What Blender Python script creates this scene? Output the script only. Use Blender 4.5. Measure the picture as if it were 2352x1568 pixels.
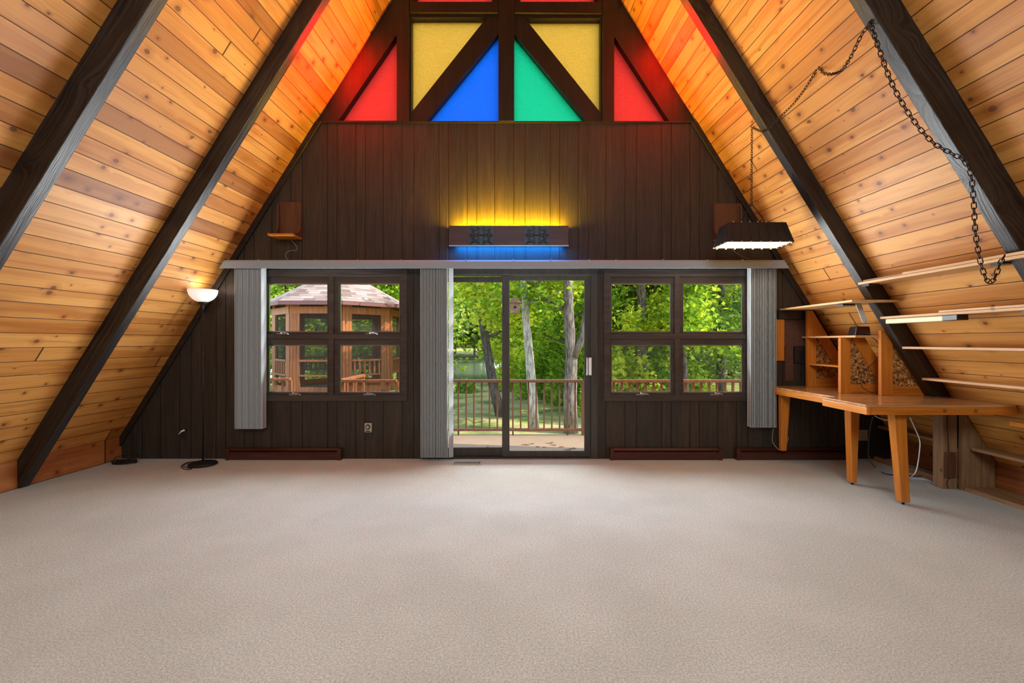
import bpy, bmesh, math, random
import numpy as np
from mathutils import Vector, Matrix, geometry
for o in list(bpy.data.objects): bpy.data.objects.remove(o)
C = bpy.context.scene.collection
PI = math.pi
# ------------------------------------------------------------------ camera / light / exposure
F = 1060.0; VX = 1190.0; HY = 784.0; EYE = 1.30
D = 5.12                                     # distance to gable wall
cd = bpy.data.cameras.new('camera'); cam = bpy.data.objects.new('camera', cd); C.objects.link(cam)
cam.location = (0, 0, EYE); cam.rotation_euler = (PI/2, 0, 0)
cd.sensor_width = 36; cd.lens = 36*F/2352; cd.shift_x = -(VX-1176)/2352; cd.shift_y = 0
cd.clip_start = .05; cd.clip_end = 400
bpy.context.scene.camera = cam
vs = bpy.context.scene.view_settings
bpy.context.scene.display_settings.display_device = 'sRGB'
vs.view_transform = 'Standard'; vs.look = 'None'; vs.gamma = 1; vs.use_curve_mapping = False
vs.exposure = 0.0
w = bpy.data.worlds.new('sky'); bpy.context.scene.world = w; w.use_nodes = True
nt = w.node_tree; nt.nodes.clear()
sk = nt.nodes.new('ShaderNodeTexSky'); sk.sky_type = 'NISHITA'; sk.sun_disc = False
sk.sun_elevation = math.radians(48); sk.sun_rotation = math.radians(75); sk.air_density = 1.0
bg = nt.nodes.new('ShaderNodeBackground'); bg.inputs[1].default_value = 0.9
wo = nt.nodes.new('ShaderNodeOutputWorld')
nt.links.new(sk.outputs[0], bg.inputs[0]); nt.links.new(bg.outputs[0], wo.inputs[0])

def sun(name, direction, strength, angle, col):
    l = bpy.data.lights.new(name, 'SUN'); l.energy = strength; l.angle = angle; l.color = col
    o = bpy.data.objects.new(name, l); C.objects.link(o)
    o.rotation_euler = (-Vector(direction)).to_track_quat('-Z', 'Y').to_euler(); return o
sun('sun', (0.72, -0.18, 0.80), 8.0, .01, (1, .93, .80))

def area(name, loc, rot, sx, sy, power, col=(1, 1, 1), spread=180):
    l = bpy.data.lights.new(name, 'AREA'); l.shape = 'RECTANGLE'; l.size = sx; l.size_y = sy
    l.energy = power; l.color = col; l.spread = math.radians(spread)
    o = bpy.data.objects.new(name, l); C.objects.link(o); o.location = loc; o.rotation_euler = rot
    o.visible_camera = False; return o
def point(name, loc, power, col, r=.03, parent=None):
    l = bpy.data.lights.new(name, 'POINT'); l.energy = power; l.color = col; l.shadow_soft_size = r
    o = bpy.data.objects.new(name, l); C.objects.link(o); o.location = loc; o.visible_camera = False
    return o
def WX(x, d=D): return (x-VX)*d/F
def WZ(y, d=D): return EYE+(HY-y)*d/F
IN = (-PI/2-math.radians(22), 0, 0)                            # facing -Y, into the room
# daylight strengthened by added lamps inside the openings of the gable
def daylight_fill(name, xa, xb, ya, yb, power, n):
    for k in range(n):       # the opening's daylight boosted by added lamp bands tipped a little upwards
        yc = ya+(yb-ya)*(k+.5)/n
        area(name, ((WX(xa)+WX(xb))/2, D-.10, WZ(yc)), IN, WX(xb)-WX(xa), abs(WZ(ya)-WZ(yb))/n*.8, power/n, (.94, .98, 1))
daylight_fill('fill_door', 1045, 1340, 650, 1020, 74, 6)
daylight_fill('fill_window_left', 640, 900, 655, 900, 56, 4)
daylight_fill('fill_window_right', 1420, 1680, 655, 900, 56, 4)
# daylight through the stained glass imitated by added lamps in each pane's colour
def toward(d): return Vector(d).to_track_quat('-Z', 'Y').to_euler()
for sg, xy, xr, nm in ((-1, 1010, 868, 'left'), (1, 1322, 1452, 'right')):
    area('glass_fill_yellow_'+nm, (WX(xy), D-.12, WZ(125)), toward((sg*.3, -.95, .45)), .5, .6, 4, (1, .42, .0), 150)
    area('glass_light_red_'+nm, (WX(xr), D-.16, WZ(190)), toward((sg*.86, -.5, .42)), .25, .5, 46, (1, .0, .004), 120)
area('glass_fill_blue', (WX(1100), D-.08, WZ(220)), IN, .4, .5, 1.5, (.05, .25, 1))
area('glass_fill_green', (WX(1228), D-.08, WZ(220)), IN, .4, .5, 1.5, (.02, .8, .4))
area('glass_light_red_top', (WX(1160), D-.08, WZ(-60)), IN, 1.2, .4, 4, (1, .05, .0))
# daylight fill lamp added behind the camera, tipped down to brighten the carpet
rear = area('fill_rear', (-.1, -2.4, 3.9), (PI/2-.65, 0, 0), 2.7, 1.7, 215, (.93, .98, 1)); rear.visible_glossy = False

# ------------------------------------------------------------------ helpers
def P(x, y, d): return Vector(((x-VX)*d/F, d, EYE+(HY-y)*d/F))
class MB:
    def __init__(s): s.bm = bmesh.new()
    def box(s, x0, x1, y0, y1, z0, z1):
        v = [s.bm.verts.new(p) for p in ((x0,y0,z0),(x1,y0,z0),(x1,y1,z0),(x0,y1,z0),(x0,y0,z1),(x1,y0,z1),(x1,y1,z1),(x0,y1,z1))]
        for f in ((0,1,2,3),(4,5,6,7),(0,1,5,4),(1,2,6,5),(2,3,7,6),(3,0,4,7)): s.bm.faces.new([v[i] for i in f])
        return s
    def prism(s, poly, a, b, axis='y'):
        """poly 2D extruded along axis; y: poly=(x,z); z: poly=(x,y); x: poly=(y,z)"""
        mk = {'y': lambda p, t: (p[0], t, p[1]), 'z': lambda p, t: (p[0], p[1], t), 'x': lambda p, t: (t, p[0], p[1])}[axis]
        A = [s.bm.verts.new(mk(p, a)) for p in poly]; B = [s.bm.verts.new(mk(p, b)) for p in poly]
        n = len(poly); s.bm.faces.new(A); s.bm.faces.new(B)
        for i in range(n): s.bm.faces.new((A[i], A[(i+1) % n], B[(i+1) % n], B[i]))
        return s
    def plate(s, outer, holes, y0, y1):
        loops = [outer]+holes
        tris = geometry.tessellate_polygon([[Vector((p[0], p[1], 0)) for p in l] for l in loops])
        flat = [p for l in loops for p in l]
        A = [s.bm.verts.new((p[0], y0, p[1])) for p in flat]; B = [s.bm.verts.new((p[0], y1, p[1])) for p in flat]
        for t in tris:
            try: s.bm.faces.new([A[i] for i in t]); s.bm.faces.new([B[i] for i in t])
            except ValueError: pass
        k = 0
        for l in loops:
            n = len(l)
            for i in range(n):
                a, b = k+i, k+(i+1) % n
                s.bm.faces.new((A[a], A[b], B[b], B[a]))
            k += n
        return s
    def hexa(s, pts):
        v = [s.bm.verts.new(p) for p in pts]
        for f in ((0,1,2,3),(4,5,6,7),(0,1,5,4),(1,2,6,5),(2,3,7,6),(3,0,4,7)): s.bm.faces.new([v[i] for i in f])
        return s
    def beam(s, a, b, w_, h, up=(0,0,1)):
        a = Vector(a); b = Vector(b); d = (b-a).normalized(); u = Vector(up)
        r = d.cross(u).normalized()*w_/2; u2 = r.cross(d).normalized()*h/2
        return s.hexa([a-r-u2, a+r-u2, a+r+u2, a-r+u2, b-r-u2, b+r-u2, b+r+u2, b-r+u2])
    def tube(s, pts, r, n=8, closed=False, caps=True):
        pts = [Vector(p) for p in pts]; rr = r if isinstance(r, (list, tuple)) else [r]*len(pts)
        rings = []; m = len(pts)
        prev = None
        for i, p in enumerate(pts):
            if closed: t = pts[(i+1) % m]-pts[i-1]
            else: t = pts[min(i+1, m-1)]-pts[max(i-1, 0)]
            t.normalize()
            if prev is None: a = Vector((0, 0, 1)) if abs(t.z) < .9 else Vector((1, 0, 0))
            else: a = prev
            u = (a-t*a.dot(t)).normalized(); v = t.cross(u); prev = u
            rings.append([s.bm.verts.new(p+u*math.cos(2*PI*k/n)*rr[i]+v*math.sin(2*PI*k/n)*rr[i]) for k in range(n)])
        for i in range(m if closed else m-1):
            A, B = rings[i], rings[(i+1) % m]
            for k in range(n): 
                f = s.bm.faces.new((A[k], A[(k+1) % n], B[(k+1) % n], B[k])); f.smooth = True
        if caps and not closed: s.bm.faces.new(rings[0]); s.bm.faces.new(rings[-1])
        return s
    def lathe(s, prof, c=(0,0,0), n=32):
        c = Vector(c); rings = []
        for r, z in prof:
            rings.append([s.bm.verts.new(c+Vector((max(r, .0005)*math.cos(2*PI*k/n), max(r, .0005)*math.sin(2*PI*k/n), z))) for k in range(n)])
        for A, B in zip(rings, rings[1:]):
            for k in range(n):
                f = s.bm.faces.new((A[k], A[(k+1) % n], B[(k+1) % n], B[k])); f.smooth = True
        return s
    def build(s, name, mat, parent=None, bevel=0, uv=None):
        bmesh.ops.recalc_face_normals(s.bm, faces=s.bm.faces)
        me = bpy.data.meshes.new(name)
        if uv:
            L = s.bm.loops.layers.uv.new('UVMap')
            for f in s.bm.faces:
                for l in f.loops: l[L].uv = uv(l.vert.co, f)
        s.bm.to_mesh(me); s.bm.free()
        me.materials.append(mat)
        o = bpy.data.objects.new(name, me); C.objects.link(o)
        if parent: o.parent = parent; o.matrix_parent_inverse = Matrix.Translation(-parent.location)
        if bevel:
            b = o.modifiers.new('bevel', 'BEVEL'); b.width = bevel; b.segments = 2; b.limit_method = 'ANGLE'; b.angle_limit = .6
        return o
def tag(o, label=None, cat=None, group=None, kind=None):
    if label: o['label'] = label
    if cat: o['category'] = cat
    if group: o['group'] = group
    if kind: o['kind'] = kind
    return o
def empty(name, loc=(0,0,0), **k):
    o = bpy.data.objects.new(name, None); C.objects.link(o); o.location = loc; o.empty_display_size = .1
    return tag(o, **k)
def rect(x0, x1, z0, z1): return [(x0, z0), (x1, z0), (x1, z1), (x0, z1)]
def prect(xa, xb, ya, yb, d=D): return rect(WX(xa, d), WX(xb, d), WZ(yb, d), WZ(ya, d))
def clip(poly, n, c):
    """keep n.p <= c"""
    out = []
    for i in range(len(poly)):
        a, b = poly[i], poly[(i+1) % len(poly)]
        da = n[0]*a[0]+n[1]*a[1]-c; db = n[0]*b[0]+n[1]*b[1]-c
        if da <= 0: out.append(a)
        if (da < 0) != (db < 0) and da != db:
            t = da/(da-db); out.append((a[0]+t*(b[0]-a[0]), a[1]+t*(b[1]-a[1])))
    return out

# ------------------------------------------------------------------ materials
class N:
    def __init__(s, name):
        s.m = bpy.data.materials.new(name); s.m.use_nodes = True; s.t = s.m.node_tree; s.t.nodes.clear()
        s.out = s.t.nodes.new('ShaderNodeOutputMaterial')
    def n(s, typ, ins=None, **props):
        nd = s.t.nodes.new('ShaderNode'+typ)
        for k, v in props.items(): setattr(nd, k, v)
        for k, v in (ins or {}).items():
            if hasattr(v, 'is_output') or isinstance(v, bpy.types.NodeSocket): s.t.links.new(v, nd.inputs[k])
            else: nd.inputs[k].default_value = v
        return nd
    def math(s, op, a, b=0.0, c=0.0, clamp=False):
        nd = s.n('Math', {0: a, 1: b, 2: c}, operation=op, use_clamp=clamp); return nd.outputs[0]
    def mix(s, f, a, b, mode='MIX'):
        nd = s.t.nodes.new('ShaderNodeMix'); nd.data_type = 'RGBA'; nd.blend_type = mode
        for k, v in ((0, f), (6, a), (7, b)):
            if isinstance(v, bpy.types.NodeSocket): s.t.links.new(v, nd.inputs[k])
            else: nd.inputs[k].default_value = v if k == 0 else (tuple(v)+(1,))[:4]
        return nd.outputs[2]
    def xyz(s, v): return s.n('SeparateXYZ', {0: v}).outputs
    def vec(s, x=0., y=0., z=0.): return s.n('CombineXYZ', {0: x, 1: y, 2: z}).outputs[0]
    def noise(s, v, scale=1., detail=3., rough=.5, dist=0.):
        return s.n('TexNoise', {'Vector': v, 'Scale': scale, 'Detail': detail, 'Roughness': rough, 'Distortion': dist}).outputs[0]
    def ramp(s, f, stops):
        nd = s.n('ValToRGB', {0: f}); e = nd.color_ramp.elements
        while len(e) < len(stops): e.new(.5)
        for el, (p, c) in zip(e, stops): el.position = p; el.color = (tuple(c)+(1,))[:4]
        return nd.outputs[0]
    def sstep(s, v, a, b):
        nd = s.n('MapRange', {0: v, 1: a, 2: b, 3: 0., 4: 1.}, interpolation_type='SMOOTHSTEP'); return nd.outputs[0]
    def pbr(s, col, rough=.5, bump=None, bs=.2, bd=.01, **k):
        ins = {'Roughness': rough}
        if isinstance(col, bpy.types.NodeSocket): ins['Base Color'] = col
        else: ins['Base Color'] = (tuple(col)+(1,))[:4]
        for a, b in k.items(): ins[a.replace('_', ' ')] = b
        if bump is not None: ins['Normal'] = s.n('Bump', {'Strength': bs, 'Distance': bd, 'Height': bump}).outputs[0]
        p = s.n('BsdfPrincipled', ins)
        s.t.links.new(p.outputs[0], s.out.inputs[0]); return s.m
    def obj(s): return s.n('TexCoord').outputs['Object']
    def uv(s): return s.n('TexCoord').outputs['UV']

def plain(name, col, rough=.5, metal=0., noise=0., scale=20., **k):
    s = N(name)
    if noise:
        f = s.noise(s.obj(), scale, 3.)
        c = s.mix(f, tuple(x*(1-noise) for x in col), tuple(min(1, x*(1+noise)) for x in col))
        return s.pbr(c, rough, Metallic=metal, **k)
    return s.pbr(col, rough, Metallic=metal, **k)

def planks(name, bw, light, mid, dark, seglen=15., rough=.5, knot=1.35, knotcol=(.12,.045,.015), groove=.02, spec=.35):
    """knotty tongue-and-groove boards: UV.x runs along the boards, UV.y across, both in metres"""
    s = N(name); x, y, _ = s.xyz(s.uv())
    vb = s.math('DIVIDE', y, bw); b = s.math('FLOOR', vb); fv = s.math('FRACT', vb)
    r1 = s.n('TexWhiteNoise', {'W': b}, noise_dimensions='1D').outputs[0]
    u = s.math('ADD', x, s.math('MULTIPLY', r1, 17.3))
    seg = s.math('FLOOR', s.math('DIVIDE', u, seglen)); sf = s.math('FRACT', s.math('DIVIDE', u, seglen))
    r2n = s.n('TexWhiteNoise', {'Vector': s.vec(b, seg, 3.7)}, noise_dimensions='3D')
    r2 = r2n.outputs[0]; _, g2, _ = s.xyz(r2n.outputs[1])
    v2 = s.math('ADD', y, s.math('MULTIPLY', b, .371))
    # knots
    vor = s.n('TexVoronoi', {'Vector': s.vec(s.math('MULTIPLY', u, .8), v2, 0.), 'Scale': 6.2}, voronoi_dimensions='2D')
    r, kr, _ = vor.outputs[0], None, None
    cr, cg, cb = s.xyz(vor.outputs[1])
    rad = s.math('MULTIPLY', s.math('MAXIMUM', s.math('SUBTRACT', cr, .38), 0.), .16*knot)
    wob = s.math('MULTIPLY', s.math('SUBTRACT', s.noise(s.vec(u, v2, 0.), 45., 2.), .5), .045)
    rw = s.math('ADD', r, wob)
    k = s.math('SUBTRACT', 1., s.sstep(s.math('DIVIDE', rw, s.math('ADD', rad, .0001)), .55, 1.15))
    halo = s.math('MULTIPLY', s.math('SUBTRACT', 1., s.sstep(s.math('DIVIDE', rw, s.math('ADD', rad, .0001)), 1., 3.2)), .5)
    # grain bends around knots
    bend = s.math('MULTIPLY', s.math('EXPONENT', s.math('MULTIPLY', r, -9.)), .03)
    g1 = s.noise(s.vec(s.math('MULTIPLY', u, 1.1), s.math('MULTIPLY', s.math('ADD', v2, bend), 55.), r1), 1., 4., .6, .35)
    g3 = s.noise(s.vec(s.math('MULTIPLY', u, .7), s.math('MULTIPLY', s.math('ADD', v2, bend), 11.), r1), 1., 2., .5, .8)
    g4 = s.noise(s.vec(s.math('MULTIPLY', u, 2.6), s.math('MULTIPLY', v2, 5.), r1), 1., 2.)
    base = s.ramp(r2, [(0., dark), (.10, mid), (.45, light), (.85, tuple(a*.6+c*.4 for a, c in zip(light, mid))), (1., mid)])
    c = s.mix(s.sstep(g3, .42, .68), base, s.mix(1., base, (.78, .66, .52), 'MULTIPLY'))
    c = s.mix(s.math('MULTIPLY', s.sstep(g1, .48, .75), .5), c, s.mix(1., c, (.62, .48, .36), 'MULTIPLY'))
    c = s.mix(s.math('MULTIPLY', s.sstep(g4, .56, .8), .45), c, s.mix(1., c, (.66, .50, .36), 'MULTIPLY'))
    c = s.mix(halo, c, s.mix(1., c, (.62, .42, .28), 'MULTIPLY'))
    c = s.mix(s.math('MULTIPLY', k, .88), c, knotcol)
    # grooves
    e = s.math('MINIMUM', fv, s.math('SUBTRACT', 1., fv))
    gl = s.sstep(e, groove*.5, groove*1.6)
    es = s.math('MINIMUM', sf, s.math('SUBTRACT', 1., sf)); gs = s.sstep(es, .0002, .0006)
    gl = s.math('MULTIPLY', gl, gs)
    c = s.mix(s.math('SUBTRACT', 1., gl), c, (.05, .018, .007))
    h = s.math('ADD', gl, s.math('MULTIPLY', g1, .12))
    rg = s.math('ADD', rough, s.math('MULTIPLY', s.math('SUBTRACT', g2, .5), .14))
    return s.pbr(c, rg, h, .5, .006, Specular_IOR_Level=spec)

def wood(name, c1, c2, axis='x', rough=.5, scale=1., knots=.0, bs=.15, spec=.5):
    """solid timber, grain running along one object axis"""
    s = N(name); x, y, z = s.xyz(s.obj())
    long_, a, b = {'x': (x, y, z), 'y': (y, x, z), 'z': (z, x, y)}[axis]
    v = s.vec(s.math('MULTIPLY', long_, 1.6*scale), s.math('MULTIPLY', a, 26*scale), s.math('MULTIPLY', b, 26*scale))
    g = s.noise(v, 1., 5., .6, .5)
    fine = s.noise(s.vec(s.math('MULTIPLY', long_, 5.*scale), s.math('MULTIPLY', a, 150*scale), s.math('MULTIPLY', b, 150*scale)), 1., 2.)
    c = s.mix(s.sstep(g, .3, .7), c1, c2)
    c = s.mix(s.math('MULTIPLY', s.sstep(fine, .5, .8), .35), c, s.mix(1., c, (.6, .5, .42), 'MULTIPLY'))
    if knots:
        vor = s.n('TexVoronoi', {'Vector': s.obj(), 'Scale': knots})
        cr, _, _ = s.xyz(vor.outputs[1])
        k = s.math('MULTIPLY', s.math('SUBTRACT', 1., s.sstep(vor.outputs[0], .04, .09)), s.math('GREATER_THAN', cr, .55))
        c = s.mix(s.math('MULTIPLY', k, .7), c, tuple(q*.25 for q in c1))
    return s.pbr(c, rough, g, bs, .004, Specular_IOR_Level=spec)

M = {}
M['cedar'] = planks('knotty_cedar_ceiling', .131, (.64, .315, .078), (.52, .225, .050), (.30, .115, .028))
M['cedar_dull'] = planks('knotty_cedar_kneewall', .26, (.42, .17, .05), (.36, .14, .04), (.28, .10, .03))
# beam: rough sawn, grain along the slope (UV)
def beam_mat():
    s = N('dark_rough_sawn_beam'); x, y, _ = s.xyz(s.uv())
    vor = s.n('TexVoronoi', {'Vector': s.vec(s.math('MULTIPLY', x, .9), y, 0.), 'Scale': 2.6}, voronoi_dimensions='2D')
    bend = s.math('MULTIPLY', s.math('EXPONENT', s.math('MULTIPLY', vor.outputs[0], -7.)), .12)
    g = s.noise(s.vec(s.math('MULTIPLY', x, 1.4), s.math('MULTIPLY', s.math('ADD', y, bend), 42.), 0.), 1., 4., .6, .6)
    fine = s.noise(s.vec(s.math('MULTIPLY', x, 9.), s.math('MULTIPLY', y, 130.), 0.), 1., 2.)
    c = s.mix(s.sstep(g, .35, .7), (.006, .0042, .0035), (.026, .020, .0175))
    k = s.math('SUBTRACT', 1., s.sstep(vor.outputs[0], .03, .07))
    c = s.mix(k, c, (.008, .005, .003))
    h = s.math('ADD', g, s.math('MULTIPLY', fine, .5))
    return s.pbr(c, .42, h, .6, .006, Specular_IOR_Level=.6)
M['beam'] = beam_mat()
def panel_mat():
    s = N('dark_stained_groove_paneling'); x, y, z = s.xyz(s.obj())
    per = 256*D/F; off = WX(774)
    xm = s.math('FLOORED_MODULO', s.math('SUBTRACT', x, off), per)
    g = None
    for o_ in (0, 43, 65, 106, 150, 176, 234, 256):
        d_ = s.math('ABSOLUTE', s.math('SUBTRACT', xm, o_*D/F))
        g = d_ if g is None else s.math('MINIMUM', g, d_)
    gl = s.sstep(g, .002, .007)
    gr = s.noise(s.vec(s.math('MULTIPLY', x, 60.), y, s.math('MULTIPLY', z, 2.2)), 1., 4., .6, .8)
    big = s.noise(s.vec(s.math('MULTIPLY', x, 5.), y, s.math('MULTIPLY', z, .5)), 1., 2.)
    c = s.mix(s.sstep(gr, .3, .75), (.020, .0155, .0115), (.043, .033, .025))
    c = s.mix(s.sstep(big, .4, .7), c, s.mix(1., c, (1.35, 1.2, 1.05), 'MULTIPLY'))
    c = s.mix(s.math('SUBTRACT', 1., gl), c, (.008, .005, .004))
    h = s.math('ADD', s.math('MULTIPLY', gl, 2.), s.math('MULTIPLY', gr, .3))
    return s.pbr(c, .5, h, .5, .004)
M['panel'] = panel_mat()
def carpet_mat():
    s = N('grey_beige_carpet'); o = s.obj()
    f = s.noise(o, 230., 3., .75); m = s.noise(o, 95., 3., .65); b = s.noise(o, 1.3, 3., .55)
    t = s.math('ADD', s.math('MULTIPLY', f, .62), s.math('MULTIPLY', m, .38))
    c = s.ramp(t, [(.32, (.24, .24, .22)), (.5, (.53, .555, .50)), (.66, (.86, .88, .81))])
    c = s.mix(s.sstep(b, .35, .65), s.mix(1., c, (.9, .9, .89), 'MULTIPLY'), c)
    return s.pbr(c, .95, t, .8, .01, Specular_IOR_Level=.1)
M['carpet'] = carpet_mat()
M['trim'] = wood('dark_stained_trim', (.014, .009, .007), (.028, .019, .014), 'x', .42)
M['gabletrim'] = wood('near_black_gable_timber', (.008, .0055, .004), (.017, .012, .009), 'z', .45)
M['casing'] = wood('dark_brown_casing', (.036, .025, .020), (.064, .046, .037), 'x', .38)
M['doorframe'] = wood('dark_bronze_door_frame', (.035, .030, .026), (.058, .05, .043), 'z', .38)
M['heater'] = wood('red_brown_heater_enamel', (.045, .012, .008), (.065, .02, .013), 'x', .33)
M['blind'] = plain('pale_grey_blind_fabric', (.33, .355, .36), .7, noise=.15, scale=200)
M['valance'] = plain('pale_grey_valance_vinyl', (.27, .31, .335), .5, noise=.10, scale=220)
M['chrome'] = plain('brushed_metal', (.55, .55, .56), .32, 1.)
M['darkmetal'] = plain('dark_metal', (.03, .028, .03), .4, .6)
M['chain'] = plain('antique_bronze_chain', (.035, .022, .016), .4, .6)
M['black'] = plain('black_plastic', (.012, .012, .013), .35)
M['white'] = plain('white_plastic', (.75, .75, .73), .4)
M['beige'] = plain('beige_plastic', (.42, .38, .27), .5)
M['outletbrown'] = plain('brown_black_plastic', (.02, .017, .016), .3)
M['orange'] = wood('honey_varnished_pine', (.58, .19, .022), (.38, .11, .012), 'x', .28, 1., 5.)
M['orange_y'] = wood('honey_varnished_pine_side', (.64, .25, .035), (.46, .15, .018), 'y', .25, 1., 5.)
M['orange_z'] = wood('honey_varnished_pine_leg', (.58, .20, .025), (.44, .135, .014), 'z', .3, 1., 4.)
M['top'] = wood('worn_varnished_desktop', (.52, .27, .11), (.35, .14, .045), 'x', .17, .8, 0)
M['shelfpine'] = wood('raw_pine_shelf', (.60, .36, .16), (.48, .26, .10), 'y', .5, 1., 4.)
M['greywood'] = wood('aged_grey_brown_timber', (.19, .10, .045), (.30, .17, .085), 'z', .7, 1., 4.)
M['oldwood'] = wood('old_brown_boards', (.22, .115, .05), (.34, .19, .09), 'y', .6, 1., 4.)
M['walnut'] = wood('dark_walnut_board', (.075, .027, .014), (.115, .045, .024), 'z', .35)
M['walnut_x'] = wood('dark_walnut_cornice', (.05, .024, .019), (.08, .038, .03), 'x', .35)
def osb_mat():
    s = N('oriented_strand_board'); o = s.obj()
    v = s.n('TexVoronoi', {'Vector': s.n('VectorMath', {0: o, 1: s.n('VectorMath', {0: s.n('TexNoise', {'Vector': o, 'Scale': 30.}).outputs[1], 'Scale': .03}, operation='SCALE').outputs[0]}, operation='ADD').outputs[0], 'Scale': 62.})
    f, _, _ = s.xyz(v.outputs[1])
    c = s.ramp(f, [(0., (.07, .025, .006)), (.4, (.28, .11, .028)), (.8, (.45, .22, .07)), (1., (.6, .35, .14))])
    return s.pbr(c, .5, f, .3, .003)
M['osb'] = osb_mat()
def cork_mat():
    s = N('mottled_brown_board'); f = s.noise(s.obj(), 130., 3., .8)
    return s.pbr(s.ramp(f, [(.35, (.04, .014, .009)), (.55, (.10, .04, .028)), (.7, (.2, .11, .08))]), .7, f, .4, .003)
M['cork'] = cork_mat()
def carving_mat():
    s = N('black_carved_relief'); 
    return s.pbr((.014, .013, .012), .3, Specular_IOR_Level=.7)
M['carving'] = carving_mat()
def glassmat(name='window_glass'):
    s = N(name)
    tr = s.n('BsdfTransparent', {0: (.97, .985, .98, 1)}); gl = s.n('BsdfGlossy', {'Roughness': .02, 'Color': (1, 1, 1, 1)})
    fr = s.n('Fresnel', {0: 1.2})
    mx = s.n('MixShader', {0: fr.outputs[0], 1: tr.outputs[0], 2: gl.outputs[0]})
    s.t.links.new(mx.outputs[0], s.out.inputs[0]); return s.m
M['glass'] = glassmat()
def stained(name, col):
    s = N(name); o = s.obj()
    f = s.noise(o, 45., 3., .6)
    nrm = s.n('Bump', {'Strength': .5, 'Distance': .02, 'Height': f}).outputs[0]
    tl = s.n('BsdfTranslucent', {0: tuple(col)+(1,), 'Normal': nrm})
    rf = s.n('BsdfRefraction', {0: tuple(col)+(1,), 'Roughness': .45, 'IOR': 1.05, 'Normal': nrm})
    gl = s.n('BsdfGlossy', {0: (1, 1, 1, 1), 'Roughness': .12, 'Normal': nrm})
    m1 = s.n('MixShader', {0: .15, 1: tl.outputs[0], 2: rf.outputs[0]})
    m2 = s.n('MixShader', {0: s.n('Fresnel', {0: 1.45, 'Normal': nrm}).outputs[0], 1: m1.outputs[0], 2: gl.outputs[0]})
    s.t.links.new(m2.outputs[0], s.out.inputs[0]); return s.m
M['g_red'] = stained('red_textured_glass', (1., .20, .17))
M['g_yellow'] = stained('amber_textured_glass', (1., .72, .24))
M['g_blue'] = stained('blue_textured_glass', (.03, .42, 1.))
M['g_green'] = stained('green_textured_glass', (.0, .85, .55))
def emit(name, col, st):
    s = N(name); e = s.n('Emission', {0: tuple(col)+(1,), 1: st}); s.t.links.new(e.outputs[0], s.out.inputs[0]); return s.m
# outdoors
def leafmat(name, c1, c2, tr=.4):
    s = N(name); r = s.n('NewGeometry').outputs['Random Per Island']
    c = s.mix(r, c1, c2)
    d = s.n('BsdfDiffuse', {0: c}); t = s.n('BsdfTranslucent', {0: s.mix(1., c, (1.5, 1.35, .5), 'MULTIPLY')})
    m = s.n('MixShader', {0: tr, 1: d.outputs[0], 2: t.outputs[0]}); s.t.links.new(m.outputs[0], s.out.inputs[0]); return s.m
M['leaf'] = leafmat('spring_green_leaves', (.08, .20, .02), (.42, .56, .06), .45)
M['leaf2'] = leafmat('yellow_green_leaves', (.20, .34, .03), (.72, .74, .10), .5)
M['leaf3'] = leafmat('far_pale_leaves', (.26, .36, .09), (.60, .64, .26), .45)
M['needle'] = leafmat('dark_green_needles', (.05, .12, .03), (.17, .26, .05), .3)
def bark(name, c1, c2):
    s = N(name); x, y, z = s.xyz(s.obj())
    f = s.noise(s.vec(s.math('MULTIPLY', x, 22.), s.math('MULTIPLY', y, 22.), s.math('MULTIPLY', z, 5.)), 1., 4., .65)
    return s.pbr(s.mix(s.sstep(f, .35, .65), c1, c2), .9, f, .9, .03)
M['bark'] = bark('grey_brown_bark', (.06, .043, .033), (.24, .18, .14))
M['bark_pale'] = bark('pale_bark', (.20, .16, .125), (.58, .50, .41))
M['bark_dark'] = bark('dark_bark', (.04, .03, .024), (.13, .10, .08))
def lawn_mat():
    s = N('sunlit_lawn'); o = s.obj(); a = s.noise(o, .9, 4., .6); b = s.noise(o, 25., 3., .7)
    c = s.ramp(a, [(.36, (.09, .17, .02)), (.48, (.34, .36, .07)), (.6, (.60, .46, .20))])
    c = s.mix(b, s.mix(1., c, (.55, .55, .5), 'MULTIPLY'), c)
    return s.pbr(c, .95, b, .7, .05)
M['lawn'] = lawn_mat()
def water_mat():
    s = N('lake_water'); f = s.noise(s.obj(), 3., 3.)
    return s.pbr((.09, .12, .08), .12, f, .15, .05)
M['water'] = water_mat()
M['deck'] = plain('tan_painted_deck', (.25, .165, .10), .7, noise=.15, scale=5)
M['leaflitter'] = plain('dead_brown_leaves', (.16, .07, .03), .9)
M['rail'] = wood('brown_stained_railing', (.20, .085, .045), (.14, .06, .03), 'z', .6)
M['gaz'] = wood('weathered_orange_cedar', (.46, .145, .03), (.25, .075, .02), 'z', .6, 1., 3.)
M['fascia'] = plain('maroon_fascia', (.17, .06, .05), .6)
def shingle_mat():
    s = N('weathered_asphalt_shingles'); x, y, _ = s.xyz(s.uv())
    row = s.math('FLOOR', s.math('DIVIDE', y, .14)); fy = s.math('FRACT', s.math('DIVIDE', y, .14))
    xo = s.math('ADD', x, s.math('MULTIPLY', s.math('FRACT', s.math('MULTIPLY', row, .37)), .3))
    ix = s.math('FLOOR', s.math('DIVIDE', xo, .3))
    r = s.n('TexWhiteNoise', {'Vector': s.vec(ix, row, 0.)}).outputs[0]
    c = s.ramp(r, [(0., (.12, .07, .05)), (.5, (.24, .16, .12)), (1., (.36, .25, .20))])
    c = s.mix(s.math('LESS_THAN', fy, .10), c, (.05, .035, .03))
    return s.pbr(c, .9, fy, .5, .02)
M['shingle'] = shingle_mat()
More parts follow.
